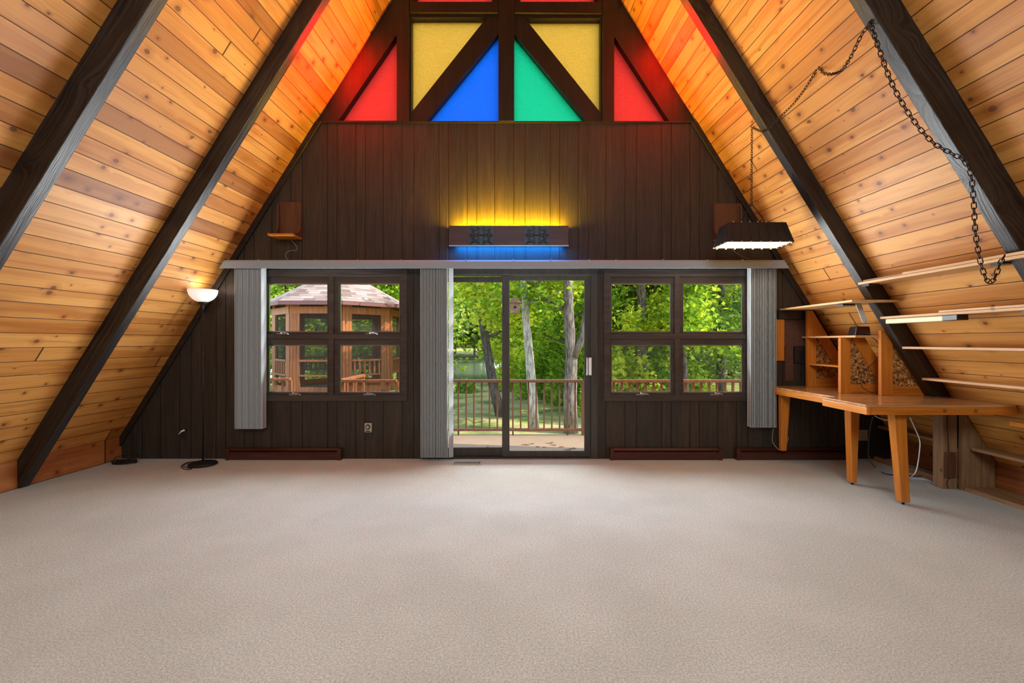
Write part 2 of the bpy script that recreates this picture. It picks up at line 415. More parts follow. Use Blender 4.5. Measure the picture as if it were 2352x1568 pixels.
def screen_mat():
    s = N('dark_insect_screen')
    tr = s.n('BsdfTransparent'); d = s.n('BsdfDiffuse', {0: (.05, .05, .045, 1)})
    mx = s.n('MixShader', {0: .45, 1: tr.outputs[0], 2: d.outputs[0]}); s.t.links.new(mx.outputs[0], s.out.inputs[0]); return s.m
M['screen'] = screen_mat()
def winscreen_mat():
    s = N('window_insect_screen'); tr = s.n('BsdfTransparent'); d = s.n('BsdfDiffuse', {0: (.06, .055, .05, 1)})
    mx = s.n('MixShader', {0: .22, 1: tr.outputs[0], 2: d.outputs[0]}); s.t.links.new(mx.outputs[0], s.out.inputs[0]); return s.m
M['winscreen'] = winscreen_mat()

# ------------------------------------------------------------------ room shell
K = .62
def cl(y): return -3.745-.03*(D-y)
def cr(y): return 3.48+.045*(D-y)
YB = -3.0                                    # gable behind the camera
KZ = -1.05                                   # knee-wall top relative to the eye
def kl(y): return cl(y)+K*KZ
def kr(y): return cr(y)-K*KZ
def ridge(y): z = (cr(y)-cl(y))/(2*K); return cl(y)+K*z, z
def structure(o): o['kind'] = 'structure'; return o

mb = MB()
for side in (-1, 1):
    ys = [D+.1+.0, YB]
    q = []
    for y in ys:
        xk = kl(y) if side < 0 else kr(y); xr, zr = ridge(y)
        q.append(((xk, y, KZ+EYE), (xr, y, zr+EYE)))
    n = Vector((side*1, 0, K)).normalized()*.12
    a, b, c_, d_ = Vector(q[0][0]), Vector(q[0][1]), Vector(q[1][1]), Vector(q[1][0])
    mb.hexa([a, b, c_, d_, a+n, b+n, c_+n, d_+n])
SL = math.sqrt(1+K*K)
structure(mb.build('ceiling', M['cedar'], uv=lambda p, f: (p.y + (31 if f.calc_center_median().x > 0 else 0), (p.z-.25)*SL + (20*.131 if f.calc_center_median().x > 0 else 0))))
mb = MB(); mb.hexa([(kl(D), D+.1, 0), (kl(D), D+.1, KZ+EYE), (kl(YB), YB, KZ+EYE), (kl(YB), YB, 0),
                    (kl(D)-.1, D+.1, 0), (kl(D)-.1, D+.1, KZ+EYE), (kl(YB)-.1, YB, KZ+EYE), (kl(YB)-.1, YB, 0)])
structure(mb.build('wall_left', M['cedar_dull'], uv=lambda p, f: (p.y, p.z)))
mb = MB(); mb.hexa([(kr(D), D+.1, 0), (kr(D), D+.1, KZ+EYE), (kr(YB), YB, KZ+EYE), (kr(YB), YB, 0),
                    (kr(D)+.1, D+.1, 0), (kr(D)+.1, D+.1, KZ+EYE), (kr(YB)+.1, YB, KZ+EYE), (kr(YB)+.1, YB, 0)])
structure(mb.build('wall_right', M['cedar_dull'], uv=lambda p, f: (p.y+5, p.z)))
mb = MB(); mb.prism([(kl(D)-.1, D+.02), (kr(D)+.1, D+.02), (kr(YB)+.1, YB), (kl(YB)-.1, YB)], -.1, 0, 'z')
structure(mb.build('floor', M['carpet']))
# gable wall, below the stained glass
SILL = 281
xl = lambda yr, y=D: cl(y)+K*yr
def roof_clip(poly, y=D, m=0.0):
    poly = clip(poly, (-1, K), -cl(y)+K*EYE+m); return clip(poly, (1, K), cr(y)+K*EYE+m)
outer = roof_clip(rect(-6, 6, -.1, WZ(SILL)), m=.06)
WL, WR, DR = (606, 925, 632, 909), (1402, 1722, 632, 909), (976, 1364, 622, 1053.4)
mb = MB(); mb.plate(outer, [prect(*WL), prect(*WR), rect(WX(DR[0]), WX(DR[1]), .0, WZ(DR[2]))], D, D+.12)
structure(mb.build('wall_back', M['panel']))
# gable wall behind the camera, with an unseen window added high, clear of reflections
mb = MB(); o2 = roof_clip(rect(-6.5, 6.5, -.1, 9), YB, .05)
mb.plate(o2, [rect(-1.5, 1.4, 3.3, 5.0)], YB-.1, YB+.02)
structure(mb.build('wall_front', M['panel']))
w5 = empty('unseen_window_4', (0, YB, 0)); w5['kind'] = 'structure'
mb = MB(); mb.plate(rect(-1.5, 1.4, 3.3, 5.0), [rect(-1.4, -.1, 3.4, 4.9), rect(0., 1.3, 3.4, 4.9)], YB-.08, YB-.02); mb.build('frame', M['casing'], w5)
mb = MB(); mb.box(-1.4, 1.3, YB-.055, YB-.045, 3.4, 4.9); mb.build('pane', M['glass'], w5)
# rake trims and ledge
def rake(name, side):
    c = cl(D) if side < 0 else cr(D)
    z0, z1 = -1.3, (HY-SILL)*D/F
    t = .065
    f = (lambda z, o: (c+K*z+o, z+EYE)) if side < 0 else (lambda z, o: (c-K*z-o, z+EYE))
    mb = MB(); mb.prism([f(z0, -.06), f(z1, -.06), f(z1, t), f(z0, t)], D-.028, D-.001); structure(mb.build(name, M['trim'], bevel=.003))
rake('trim_1', -1); rake('trim_2', 1)
mb = MB(); a, b = cl(D)+K*(WZ(SILL)-EYE)-.03, cr(D)-K*(WZ(SILL)-EYE)+.03
mb.box(a, b, D-.02, D-.001, WZ(SILL+2), WZ(SILL-1)); structure(mb.build('trim_3', M['trim']))

# ------------------------------------------------------------------ ceiling beams
def make_beam(side, y, ci, label, thick=.089):
    def ln(c, z): return (side*c - side*K*z, z+EYE)
    co = abs(cl(y) if side < 0 else cr(y))+.004
    zr = (3.37+3.60)/(2*K)
    xm = (3.37-3.60)/2
    ztop_in = (ci - side*xm)/K; ztop_out = (co-side*xm)/K
    xk = side*(abs(kl(y) if side < 0 else kr(y))-.002)
    poly = [ln(ci, -EYE), ln(ci, ztop_in), ln(co, ztop_out), ln(co, KZ), (xk, 0.0)]
    mb = MB()
    # subdivide along the slope for a softly worn edge
    mb.prism(poly, y, y+thick)
    o = mb.build('ceiling_beam', M['beam'], bevel=.006,
        uv=lambda p, f: (p.z*SL+side*y, (p.y if abs(f.normal.y) < .5 else p.x+side*K*p.z*1.0)+side*3+y))
    return tag(o, label, 'beam')
make_beam(-1, 4.077, 3.60, 'dark stained roof beam on the left nearest the gable wall, foot on the carpet')
make_beam(-1, 2.873, 3.60, 'dark roof beam crossing the upper left corner, second from the gable wall')
make_beam(1, 4.077, 3.37, 'dark roof beam on the right passing behind the desk and shelves')
make_beam(1, 2.782, 3.37, 'weathered dark roof beam at upper right with the lamp chain running down it')

# ------------------------------------------------------------------ windows
def sash(parent, xa, xb, ya, yb, pane, crank=None, brass=False):
    mb = MB(); px0, px1, py0, py1 = pane
    mb.plate(prect(xa, xb, ya, yb), [prect(px0, px1, py0, py1)], D+.005, D+.05)
    s = mb.build('sash', M['casing'], parent, bevel=.003)
    # thin metal edge round the glass
    mb = MB(); mb.plate(prect(px0-.0, px1+.0, py0-.0, py1+.0), [prect(px0+2, px1-2, py0+2, py1-2)], D+.035, D+.06)
    mb.build('glazing_strip', M['chrome'], s)
    mb = MB(); mb.box(WX(px0), WX(px1), D+.045, D+.049, WZ(py1), WZ(py0)); mb.build('pane', M['glass'], s)
    if ya > 770:
        mb = MB(); mb.box(WX(px0), WX(px1), D+.062, D+.0635, WZ(py1), WZ(py0)); mb.build('insect_screen', M['winscreen'], s)
    if crank:
        z = WZ(yb)+.002; x = WX(crank)
        mb = MB(); mb.box(x-.045, x+.05, D-.03, D-.002, z-.004, z+.008)
        mb.tube([(x+.01, D-.03, z+.01), (x+.03, D-.045, z+.018), (x+.075, D-.045, z+.006), (x+.095, D-.045, z-.004)], .0055)
        mb.tube([(x+.005, D-.02, z+.004), (x+.005, D-.04, z+.02)], .011)
        mb.build('crank_handle', M['chrome'], s)
def window(name, x0, groove):
    r = empty(name, (WX(x0+160), D, WZ(909)), kind='structure')
    mb = MB()
    h = [prect(x0+2, x0+150, 635, 767), prect(x0+161, x0+316, 635, 767), prect(x0+2, x0+150, 778, 906), prect(x0+161, x0+316, 778, 906)]
    mb.plate(prect(x0-12, x0+330, 620, 921), h, D-.018, D+.055); mb.build('window_frame', M['casing'], r, bevel=.004)
    sash(r, x0+2, x0+150, 635, 767, (x0+6, x0+145, 650, 762), x0+42 if name == 'window_1' else None)
    sash(r, x0+161, x0+316, 635, 767, (x0+171, x0+311, 650, 762), x0+245 if name == 'window_1' else None)
    sash(r, x0+2, x0+150, 778, 906, (x0+6, x0+145, 792, 902), x0+70)
    sash(r, x0+161, x0+316, 778, 906, (x0+171, x0+311, 792, 902), x0+240)
    return r
window('window_1', 606, 0)
window('window_2', 1399, 0)

# stained glass gable (window_3)
g = empty('window_3', (WX(1160), D, WZ(SILL)), kind='structure')
def pp(*pts): return [(WX(x), WZ(y)) for x, y in pts]
panes = [('g_red', pp((777, 277), (911, 277), (911, 80)), 'red triangular glass pane at lower left'),
         ('g_yellow', pp((945, 258), (1118, 40), (945, 40)), 'amber glass pane at left'),
         ('g_blue', pp((980, 278), (1146, 278), (1146, 75)), 'blue triangular glass pane'),
         ('g_green', pp((1181, 278), (1346, 278), (1181, 78)), 'green triangular glass pane'),
         ('g_yellow', pp((1206, 42), (1379, 258), (1379, 42)), 'amber glass pane at right'),
         ('g_red', pp((1411, 278), (1537, 278), (1411, 84)), 'red triangular glass pane at lower right'),
         ('g_red', pp((947, 4), (1130, 4), (1130, -280), (1110, -280)), 'red glass pane above the transom, left'),
         ('g_red', pp((1195, 4), (1376, 4), (1215, -280), (1195, -280)), 'red glass pane above the transom, right')]
big = roof_clip([(-6, WZ(SILL)-.0), (6, WZ(SILL)-.0), (6, 9), (-6, 9)], m=.06)
mb = MB(); mb.plate(big, [p for _, p, _ in panes], D+.0, D+.13); mb.build('gable_frame', M['gabletrim'], g)
# raised mullion faces
mb = MB()
for q in (((1145, 281), (1145, -330), (1181, -330), (1181, 281)), ((913, 281), (913, 45), (941, 0), (941, 281)), ((1383, 281), (1383, 0), (1409, 45), (1409, 281)), ((942, 8), (942, 33), (1144, 34), (1144, 9)), ((1182, 9), (1182, 34), (1382, 35), (1382, 10))):
    mb.prism(pp(*q), D-.03, D-.001)
mb.build('mullion', M['gabletrim'], g, bevel=.004)
for m_, p, lab in panes:
    mb = MB(); mb.prism(p, D+.085, D+.092); o = mb.build('glass_pane', M[m_], g); o['label'] = lab
for xa, xb, sgn in ((945, 1118, 1), (1206, 1379, -1)):     # amber bead round the amber panes
    pass

# ------------------------------------------------------------------ sliding door
dr = empty('door_1', (WX(1170), D, 0), kind='structure')
mb = MB(); mb.plate(rect(WX(968), WX(1372), -.0, WZ(618)), [rect(WX(984), WX(1357), .015, WZ(632))], D-.012, D+.11); mb.build('door_frame', M['doorframe'], dr, bevel=.004)
mb = MB(); mb.plate(rect(WX(1153), WX(1357), .017, WZ(634)), [prect(1170, 1343, 643, 1037)], D+.015, D+.05); p1 = mb.build('door_panel', M['doorframe'], dr, bevel=.003)
mb = MB(); mb.box(WX(1170), WX(1343), D+.03, D+.035, WZ(1037), WZ(643)); mb.build('pane', M['glass'], p1)
mb = MB(); mb.box(WX(1352), WX(1358), D-.02, D+.014, WZ(861), WZ(821)); mb.tube([(WX(1348), D-.0, WZ(861)), (WX(1347.5), D-.035, WZ(855)), (WX(1347.5), D-.035, WZ(826)), (WX(1348), D-.0, WZ(821))], .007)
mb.build('door_handle', M['white'], p1)
mb = MB(); mb.plate(rect(WX(984), WX(1170), .017, WZ(634)), [prect(1001, 1156, 646, 1031)], D+.06, D+.095); p2 = mb.build('door_panel', M['doorframe'], dr, bevel=.003)
mb = MB(); mb.box(WX(1001), WX(1156), D+.076, D+.08, WZ(1031), WZ(646)); mb.build('pane', M['glass'], p2)

# ------------------------------------------------------------------ blinds
BL = {}
def blind(label, xa, xb, yb, face_side, nv, single=None):
    d0 = D-.135; d1 = D-.045
    r = empty('vertical_blind', (WX((xa+xb)/2), D-.09, 2.1), label=label, cat='blind')
    x0, x1 = WX(xa, d0), WX(xb, d0); z0 = WZ(yb, d0); z1 = WZ(616, d0)+.03
    rnd = random.Random(xa)
    for i in range(nv):
        x = x0+(x1-x0)*(i+.5)/nv+rnd.uniform(-.0015, .0015)
        mb = MB(); w2 = (x1-x0)/nv
        a = rnd.uniform(-.4, .4)*w2
        pts = [(x+a*.5, d0), (x+w2*.42, d0+.012), (x+w2*.3, d0+.045), (x-a, d1), (x-a-.001, d1), (x+w2*.2, d0+.045), (x+w2*.22, d0+.014), (x-w2*.28, d0+.004)]
        mb.prism(pts, z0, z1, 'z'); mb.build('vane', M['blind'], r)
    if single:
        for (sa, sb, ya, yd) in single:
            mb = MB(); mb.prism([(WX(sa, ya), ya), (WX(sb, yd), yd), (WX(sb, yd)+.0015, yd), (WX(sa, ya)+.0015, ya)], z0, z1, 'z'); mb.build('vane', M['blind'], r)
    mb = MB(); mb.box(x0-.01, x1+.01, D-.1, D-.08, z1, z1+.03); mb.build('headrail', M['darkmetal'], r)
    BL[xa] = r; return r
blind('pale grey vertical blind stacked left of the left windows', 537, 602, 985, 1, 17)
blind('full-length grey vertical blind stacked at the left edge of the sliding door', 965, 1028, 1051, 1, 18,
      [(1030.5, 1041, D-.13, D-.10)])
blind('grey vertical blind stacked between the right windows and the desk', 1724, 1785, 982, -1, 17)
mb = MB(); dv = D-.16
xa, xb = WX(503, dv), WX(1813, dv)
prof = [(D-.003, WZ(598, D)+.0), (dv+.012, WZ(597, dv+.012)), (dv, WZ(600, dv)), (dv, WZ(616, dv)), (dv+.006, WZ(616, dv)), (dv+.006, WZ(601, dv)), (D-.003, WZ(600, D))]
mb = MB()
A = [mb.bm.verts.new((xa+(.045 if z > WZ(606, dv) else 0), y, z)) for y, z in prof]; B = [mb.bm.verts.new((xb-(.045 if z > WZ(606, dv) else 0), y, z)) for y, z in prof]
mb.bm.faces.new(A); mb.bm.faces.new(B)
for i in range(len(prof)): mb.bm.faces.new((A[i], A[(i+1) % 7], B[(i+1) % 7], B[i]))
va = mb.build('blind_valance', M['valance'], None); tag(va, 'long pale grey valance running over the windows and sliding door', 'valance')
for x in (612, 738, 832, 930, 1074, 1180, 1262, 1348, 1408, 1512, 1612, 1690):
    mb = MB(); mb.box(WX(x)-.008, WX(x)+.008, dv+.0, dv+.02, WZ(597, dv)-.004, WZ(597, dv)+.006); mb.build('clip', M['chrome'], va)

# ------------------------------------------------------------------ baseboard heaters
def heater(xa, xb, y0, label):
    r = empty('baseboard_heater', (WX((xa+xb)/2), D-.03, 0), label=label, cat='heater')
    a, b = WX(xa, D-.06), WX(xb, D-.06); h = .125
    mb = MB(); mb.prism([(D-.001, .0), (D-.055, .0), (D-.07, .012), (D-.07, .075), (D-.055, .08), (D-.055, .088), (D-.001, .088)], a, b, 'x'); mb.build('front_panel', M['heater'], r, bevel=.002)
    mb = MB(); mb.prism([(D-.001, .098), (D-.052, .098), (D-.058, .104), (D-.03, h), (D-.001, h)], a+.004, b-.004, 'x'); mb.build('top_deflector', M['heater'], r)
    for u0, u1 in ((a-.012, a+.03), (b-.03, b+.012)): mb = MB(); mb.box(u0, u1, D-.072, D-.001, 0, h+.002); mb.build('end_cap', M['heater'], r, bevel=.003)
heater(521, 781, 1032, 'dark red-brown baseboard heater below the left windows')
heater(1404, 1657, 1028, 'dark red-brown baseboard heater below the right windows')
heater(1694, 1955, 1030, 'dark red-brown baseboard heater on the wall beneath the desk')

# floor register
mb = MB(); 
vx0, vx1, vy0, vy1 = WX(1043, 4.98), WX(1107, 4.98), F*EYE/(1067.5-HY), F*EYE/(1060-HY)
mb.plate([(vx0, 0.), (vx1, 0.), (vx1, .1), (vx0, .1)], [(lambda a: [(a, .012), (a+.011, .012), (a+.011, .088), (a, .088)])(vx0+.012+i*.0175) for i in range(16)], 0, .004)
for v in mb.bm.verts: v.co = Vector((v.co.x, vy0+v.co.z*(vy1-vy0)/.1, .003+v.co.y))
r = mb.build('floor_register', M['beige']); tag(r, 'small beige slotted floor register in the carpet before the sliding door', 'vent')
mb = MB(); mb.box(vx0+.006, vx1-.006, vy0+.008, vy1-.008, .001, .0028); mb.build('duct_shadow', M['black'], r)

# ------------------------------------------------------------------ wall outlets and small wall things
def outlet(x, y, label, mat='outletbrown', h=.115, w_=.072):
    X, Z = WX(x), WZ(y)
    r = empty('wall_outlet', (X, D, Z), label=label, cat='outlet')
    mb = MB(); mb.box(X-w_/2, X+w_/2, D-.007, D-.0005, Z-h/2, Z+h/2); mb.build('cover_plate', M[mat], r, bevel=.002)
    for s_ in (-1, 1):
        if s_ > 0 and 'below the' in label: continue
        mb = MB(); mb.prism([(X-.016+(.006 if k in (0, 5) else 0)*0+.016*(1+math.cos(a)), Z+s_*.022+.014*math.sin(a)) for k, a in enumerate([i*PI/6 for i in range(12)])], D-.010, D-.007)
        f = mb.build('socket', M[mat], r)
        mb = MB(); mb.box(X-.008, X-.005, D-.0108, D-.010, Z+s_*.022-.005, Z+s_*.022+.006); mb.box(X+.005, X+.008, D-.0108, D-.010, Z+s_*.022-.005, Z+s_*.022+.006); mb.build('slot', M['black'], f)
    return r
outlet(1473, 991, 'brown wall outlet under the right windows')
outlet(849, 996, 'dark wall outlet directly below the round-faced plug-in unit')
outlet(420, 996, 'dark wall outlet behind the floor lamp with a white plug tip')
outlet(1982, 999, 'beige wall outlet seen between the desk legs', 'beige', .12, .10)
r = empty('plug', (WX(420), D-.02, WZ(992)), label='white plug pushed into the dark outlet beside the floor lamp', cat='plug')
mb = MB(); mb.tube([P(411, 997, D-.03), P(417, 990, D-.035), P(424, 987.5, D-.025)], [.006, .009, .011]); mb.build('plug_body', M['white'], r)
# round-faced plug-in timer
X, Z = WX(848), WZ(981)
r = empty('plug_in_timer', (X, D-.02, Z), label='cream plug-in timer with a round dial above an outlet', cat='timer')
mb = MB(); mb.box(X-.038, X+.038, D-.045, D-.008, Z-.048, Z+.052); mb.build('housing', M['beige'], r, bevel=.006)
mb = MB(); mb.prism([(X+.028*math.cos(a), Z+.013+.028*math.sin(a)) for a in [i*PI/12 for i in range(24)]], D-.052, D-.045); dl = mb.build('dial', M['black'], r, bevel=.002)
mb = MB(); mb.prism([(X+.018*math.cos(a), Z+.013+.018*math.sin(a)) for a in [i*PI/12 for i in range(24)]], D-.060, D-.052); mb.build('dial_cap', M['chrome'], dl, bevel=.003)
mb = MB(); mb.box(X-.024, X+.024, D-.048, D-.045, Z-.04, Z-.028); mb.build('switch', M['outletbrown'], r)

# ------------------------------------------------------------------ bracket shelves on the gable wall
def speaker_shelf(xa, xb, ya, yb, label):
    X0, X1, Z0, Z1 = WX(xa), WX(xb), WZ(yb), WZ(ya)
    r = empty('wall_bracket_shelf', ((X0+X1)/2, D-.1, Z0), label=label, cat='shelf')
    mb = MB(); mb.box(X0, X1, D-.02, D-.001, Z0, Z1); mb.build('back_board', M['walnut'], r, bevel=.002)
    mb = MB(); mb.box(X0, X1, D-.24, D-.02, Z0, Z0+.018); mb.build('shelf_board', M['orange'], r, bevel=.002)
    prof = [(D-.02, Z0+.018), (D-.24, Z0+.018), (D-.235, Z0+.035), (D-.16, Z0+.045)]
    for i in range(7):
        t = i/6; prof.append((D-.15+.10*math.sin(t*PI/2), Z0+.045+(.12)*(1-math.cos(t*PI/2))))
    prof += [(D-.045, Z1-.03), (D-.02, Z1)]
    for x in (X0, X1-.018):
        mb = MB(); mb.prism(prof, x, x+.018, 'x'); mb.build('side_bracket', M['walnut'], r, bevel=.002)
    return r
speaker_shelf(641, 695, 465, 551, 'brown wooden bracket shelf on the gable wall above the left windows')
speaker_shelf(1637, 1700, 468, 556, 'brown wooden bracket shelf partly hidden behind the hanging lamp')
mb = MB(); mb.tube([P(668, 551, D-.1), P(675, 558, D-.04), P(683, 567, D-.01), P(681, 575, D-.01), P(668, 575, D-.008), P(658, 580, D-.01), P(656, 588, D-.02), P(660, 596, D-.05)], .0022, 6)
tag(mb.build('speaker_wire', M['beige']), 'thin tan wire curling below the left bracket shelf', 'wire')
mb = MB(); mb.tube([P(1681, 571, D-.1), P(1692, 582, D-.03), P(1705, 589, D-.01), P(1722, 595, D-.03)], .0018, 6)
tag(mb.build('speaker_wire', M['beige']), 'thin tan wire drooping below the hanging lamp onto the valance', 'wire')

# ------------------------------------------------------------------ cornice lamp
cx0, cx1 = WX(1031, D-.14), WX(1306, D-.14); cz0, cz1 = WZ(563, D-.14), WZ(518, D-.14)
r = empty('cornice_lamp', ((cx0+cx1)/2, D-.07, cz0), label='dark wooden wall lamp box glowing amber above and blue below', cat='lamp')
mb = MB(); mb.box(cx0, cx1, D-.14, D-.12, cz0, cz1); mb.build('front_board', M['walnut_x'], r, bevel=.003)
for u0, u1 in ((cx0, cx0+.018), (cx1-.018, cx1)): mb = MB(); mb.box(u0, u1, D-.12, D-.001, cz0, cz1); mb.build('end_board', M['walnut_x'], r, bevel=.002)
mb = MB(); mb.box(cx0+.018, cx1-.018, D-.12, D-.001, (cz0+cz1)/2-.006, (cz0+cz1)/2+.006); mb.build('divider_board', M['white'], r)
mb = MB(); mb.prism([(D-.145, cz0-.012), (D-.145, cz0), (D-.1, cz0), (D-.115, cz0-.004)], cx0+.0, cx1-.0, 'x'); mb.build('lower_lip', M['chrome'], r)
for xm in (1105, 1233):
    X = WX(xm, D-.145); Zc = (cz0+cz1)/2; yy = D-.15
    mb = MB(); mb.box(X-.132, X+.132, D-.148, D-.14, cz0+.002, cz1-.002); cv = mb.build('carved_panel', M['carving'], r)
    mb = MB()
    for sx in (-1, 1):
        for sz in (-1, 1):
            for (ox, oz, rr, t0, t1) in ((.045, .045, .035, 0, 4.6), (.095, .07, .022, 1., 5.6), (.085, .02, .028, -.6, 3.9), (.03, .085, .018, .3, 4.2)):
                mb.tube([(X+sx*(ox+rr*(1-.13*t)*math.cos(t)), yy, Zc+sz*(oz-.012+rr*(1-.13*t)*math.sin(t))*.93) for t in [t0+(t1-t0)*i/12 for i in range(13)]], .0042, 5)
            mb.tube([(X, yy, Zc), (X+sx*.06, yy, Zc+sz*.012), (X+sx*.125, yy, Zc+sz*.003)], .004, 5)
            mb.tube([(X+sx*.12, yy, Zc-.1), (X+sx*.09, yy, Zc-.075), (X+sx*.05, yy, Zc-.07), (X+sx*.02, yy, Zc-.095)], .005, 5)
    mb.lathe([(0, .006), (.008, .004), (.012, 0)], (X, yy, Zc), 10)
    mb.build('scroll_relief', M['carving'], cv)
mb = MB(); mb.tube([(cx0+.08, D-.06, cz1-.055), (cx1-.08, D-.06, cz1-.055)], .016, 10); mb.build('lamp_tube', emit('amber_lamp_tube', (1, .62, .02), 5), r)
mb = MB(); mb.tube([(cx0+.08, D-.06, cz0+.05), (cx1-.08, D-.06, cz0+.05)], .016, 10); mb.build('lamp_tube', emit('blue_lamp_tube', (.02, .22, 1), 5), r)
area('cornice_light_amber', ((cx0+cx1)/2, D-.07, cz1-.02), (PI, 0, 0), cx1-cx0-.12, .05, 110, (1, .58, .0))
area('cornice_light_blue', ((cx0+cx1)/2, D-.07, cz0+.02), (0, 0, 0), cx1-cx0-.12, .05, 18, (.01, .24, 1))

# ------------------------------------------------------------------ floor lamp
LX, LY = WX(466, 4.86), 4.86
r = empty('floor_lamp', (LX, LY, 0), label='tall black torchiere floor lamp with a frosted white bowl, lit', cat='lamp')
mb = MB(); mb.lathe([(0, 0), (.132, 0), (.136, .012), (.125, .026), (.08, .038), (.03, .046), (.014, .055), (0, .055)], (LX, LY, 0), 40); mb.build('base', M['darkmetal'], r)
mb = MB(); mb.tube([(LX, LY, .05), (LX, LY, 1.70)], .0085, 12); mb.lathe([(.009, .62), (.0115, .625), (.0115, .64), (.009, .645)], (LX, LY, 0), 14); mb.lathe([(.009, 1.16), (.0115, 1.165), (.0115, 1.18), (.009, 1.185)], (LX, LY, 0), 14); mb.build('pole', M['darkmetal'], r)
mb = MB(); mb.lathe([(.009, 1.64), (.014, 1.67), (.024, 1.69), (.045, 1.70), (.05, 1.715), (.0, 1.716)], (LX, LY, 0), 24); mb.build('bowl_holder', M['darkmetal'], r)
s = N('frosted_white_glass'); tl = s.n('BsdfTranslucent', {0: (.9, .9, .9, 1)}); df = s.n('BsdfPrincipled', {'Base Color': (.85, .85, .86, 1), 'Roughness': .3})
mx = s.n('MixShader', {0: .5, 1: tl.outputs[0], 2: df.outputs[0]}); s.t.links.new(mx.outputs[0], s.out.inputs[0]); M['frost'] = s.m
RB = .137
mb = MB(); mb.lathe([(.03, 1.712)]+[(RB*math.sin(a), 1.845-.135*math.cos(a)) for a in [.3+i*(PI/2-.3)/10 for i in range(11)]]+[((RB-.004)*math.sin(a), 1.845-.131*math.cos(a)) for a in [PI/2-i*(PI/2-.3)/10 for i in range(11)]], (LX, LY, 0), 40); mb.build('bowl_shade', M['frost'], r)
mb = MB(); mb.lathe([(0, 1.73), (.018, 1.735), (.03, 1.76), (.032, 1.785), (.02, 1.81), (0, 1.818)], (LX, LY, 0), 16); mb.build('bulb', emit('warm_bulb', (1, .9, .72), 4), r)
point('floor_lamp_light', (LX, LY, 1.85), 1.7, (1, .9, .78), .05)
def floorpt(x, y, h=.006): 
    d = F*(EYE-h)/(y-HY); return Vector(((x-VX)*d/F, d, h))
def smooth(pts, n=6):
    pts = [Vector(p) for p in pts]; out = []
    for i in range(len(pts)-1):
        p0, p1, p2, p3 = pts[max(i-1, 0)], pts[i], pts[i+1], pts[min(i+2, len(pts)-1)]
        for k in range(n):
            t = k/n; out.append(.5*((2*p1)+(p2-p0)*t+(2*p0-5*p1+4*p2-p3)*t*t+(3*p1-p0-3*p2+p3)*t**3))
    out.append(pts[-1]); return out
mb = MB(); mb.tube(smooth([floorpt(450, 1059, .01), floorpt(430, 1062), floorpt(416, 1070), floorpt(425, 1077), floorpt(440, 1076, .012), floorpt(430, 1073, .012), floorpt(420, 1069, .012), floorpt(440, 1060, .02)]), .004, 6)
mb.build('power_cord', M['black'], r)
# coil of black cable in the left corner
mb = MB(); pts = []
c0 = floorpt(288, 1061, .01)
for i in range(150):
    a = i*.21; rr = .088+.02*math.sin(i*.37)
    pts.append((c0.x+rr*1.25*math.cos(a), c0.y+rr*.62*math.sin(a)-.02, .007+.00018*i+.003*math.sin(i*1.1)**2))
mb.tube(smooth(pts, 2), .005, 6)
mb.tube(smooth([pts[-1], (c0.x+.12, c0.y+.05, .07), (c0.x+.02, c0.y+.04, .08), (c0.x-.08, c0.y-.01, .07), (c0.x-.09, c0.y-.05, .03)]), .0045, 6)
tag(mb.build('coiled_cable', M['black']), 'coil of black cable lying on the carpet in the left corner', 'cable')
mb = MB(); mb.tube(smooth([P(287, 1000, D-.05), P(300, 1010, D-.04), P(315, 1022, D-.02), P(326, 1034, D-.01)]), .004, 6)
tag(mb.build('loose_cable', M['darkmetal']), 'short dark cable end on the wall above the coiled cable', 'cable')

# ------------------------------------------------------------------ hanging lamp and chain
HX, HYY = 2.23, 4.40; zb = EYE+.916; zt = EYE+1.11
r = empty('pendant_lamp', (HX, HYY, zb), label='black trapezoid shade lamp hanging on a chain from the right slope, lit', cat='lamp')
LB, WB2, LT, WT2 = .31, .16, .265, .105
def frus(l0, w0, z0, l1, w1, z1): return [(HX-l0, HYY-w0, z0), (HX+l0, HYY-w0, z0), (HX+l0, HYY+w0, z0), (HX-l0, HYY+w0, z0), (HX-l1, HYY-w1, z1), (HX+l1, HYY-w1, z1), (HX+l1, HYY+w1, z1), (HX-l1, HYY+w1, z1)]
mb = MB(); o_ = frus(LB, WB2, zb, LT, WT2, zt); i_ = frus(LB-.006, WB2-.006, zb, LT-.006, WT2-.006, zt-.006)
vo = [mb.bm.verts.new(p) for p in o_]; vi = [mb.bm.verts.new(p) for p in i_]
for q in range(4):
    n_ = (q+1) % 4
    mb.bm.faces.new((vo[q], vo[n_], vo[4+n_], vo[4+q])); mb.bm.faces.new((vi[q], vi[4+q], vi[4+n_], vi[n_])); mb.bm.faces.new((vo[q], vi[q], vi[n_], vo[n_]))
mb.bm.faces.new(vo[4:]); mb.bm.faces.new(vi[4:])
s = N('black_shade_cream_inside'); nz = s.n('NewGeometry')
mb.build('shade', M['black'], r)
mb = MB(); i2 = frus(LB-.009, WB2-.009, zb+.003, LT-.009, WT2-.009, zt-.010); vi = [mb.bm.verts.new(p) for p in i2]
for q in range(4): n_ = (q+1) % 4; mb.bm.faces.new((vi[q], vi[4+q], vi[4+n_], vi[n_]))
mb.bm.faces.new(vi[4:]); mb.build('shade_lining', plain('cream_shade_lining', (.8, .72, .55), .6), r)
clipm = plain('brass_clip', (.75, .6, .4), .35, .7)
def one(name, mat, f): mb = MB(); f(mb); mb.build(name, mat, r)
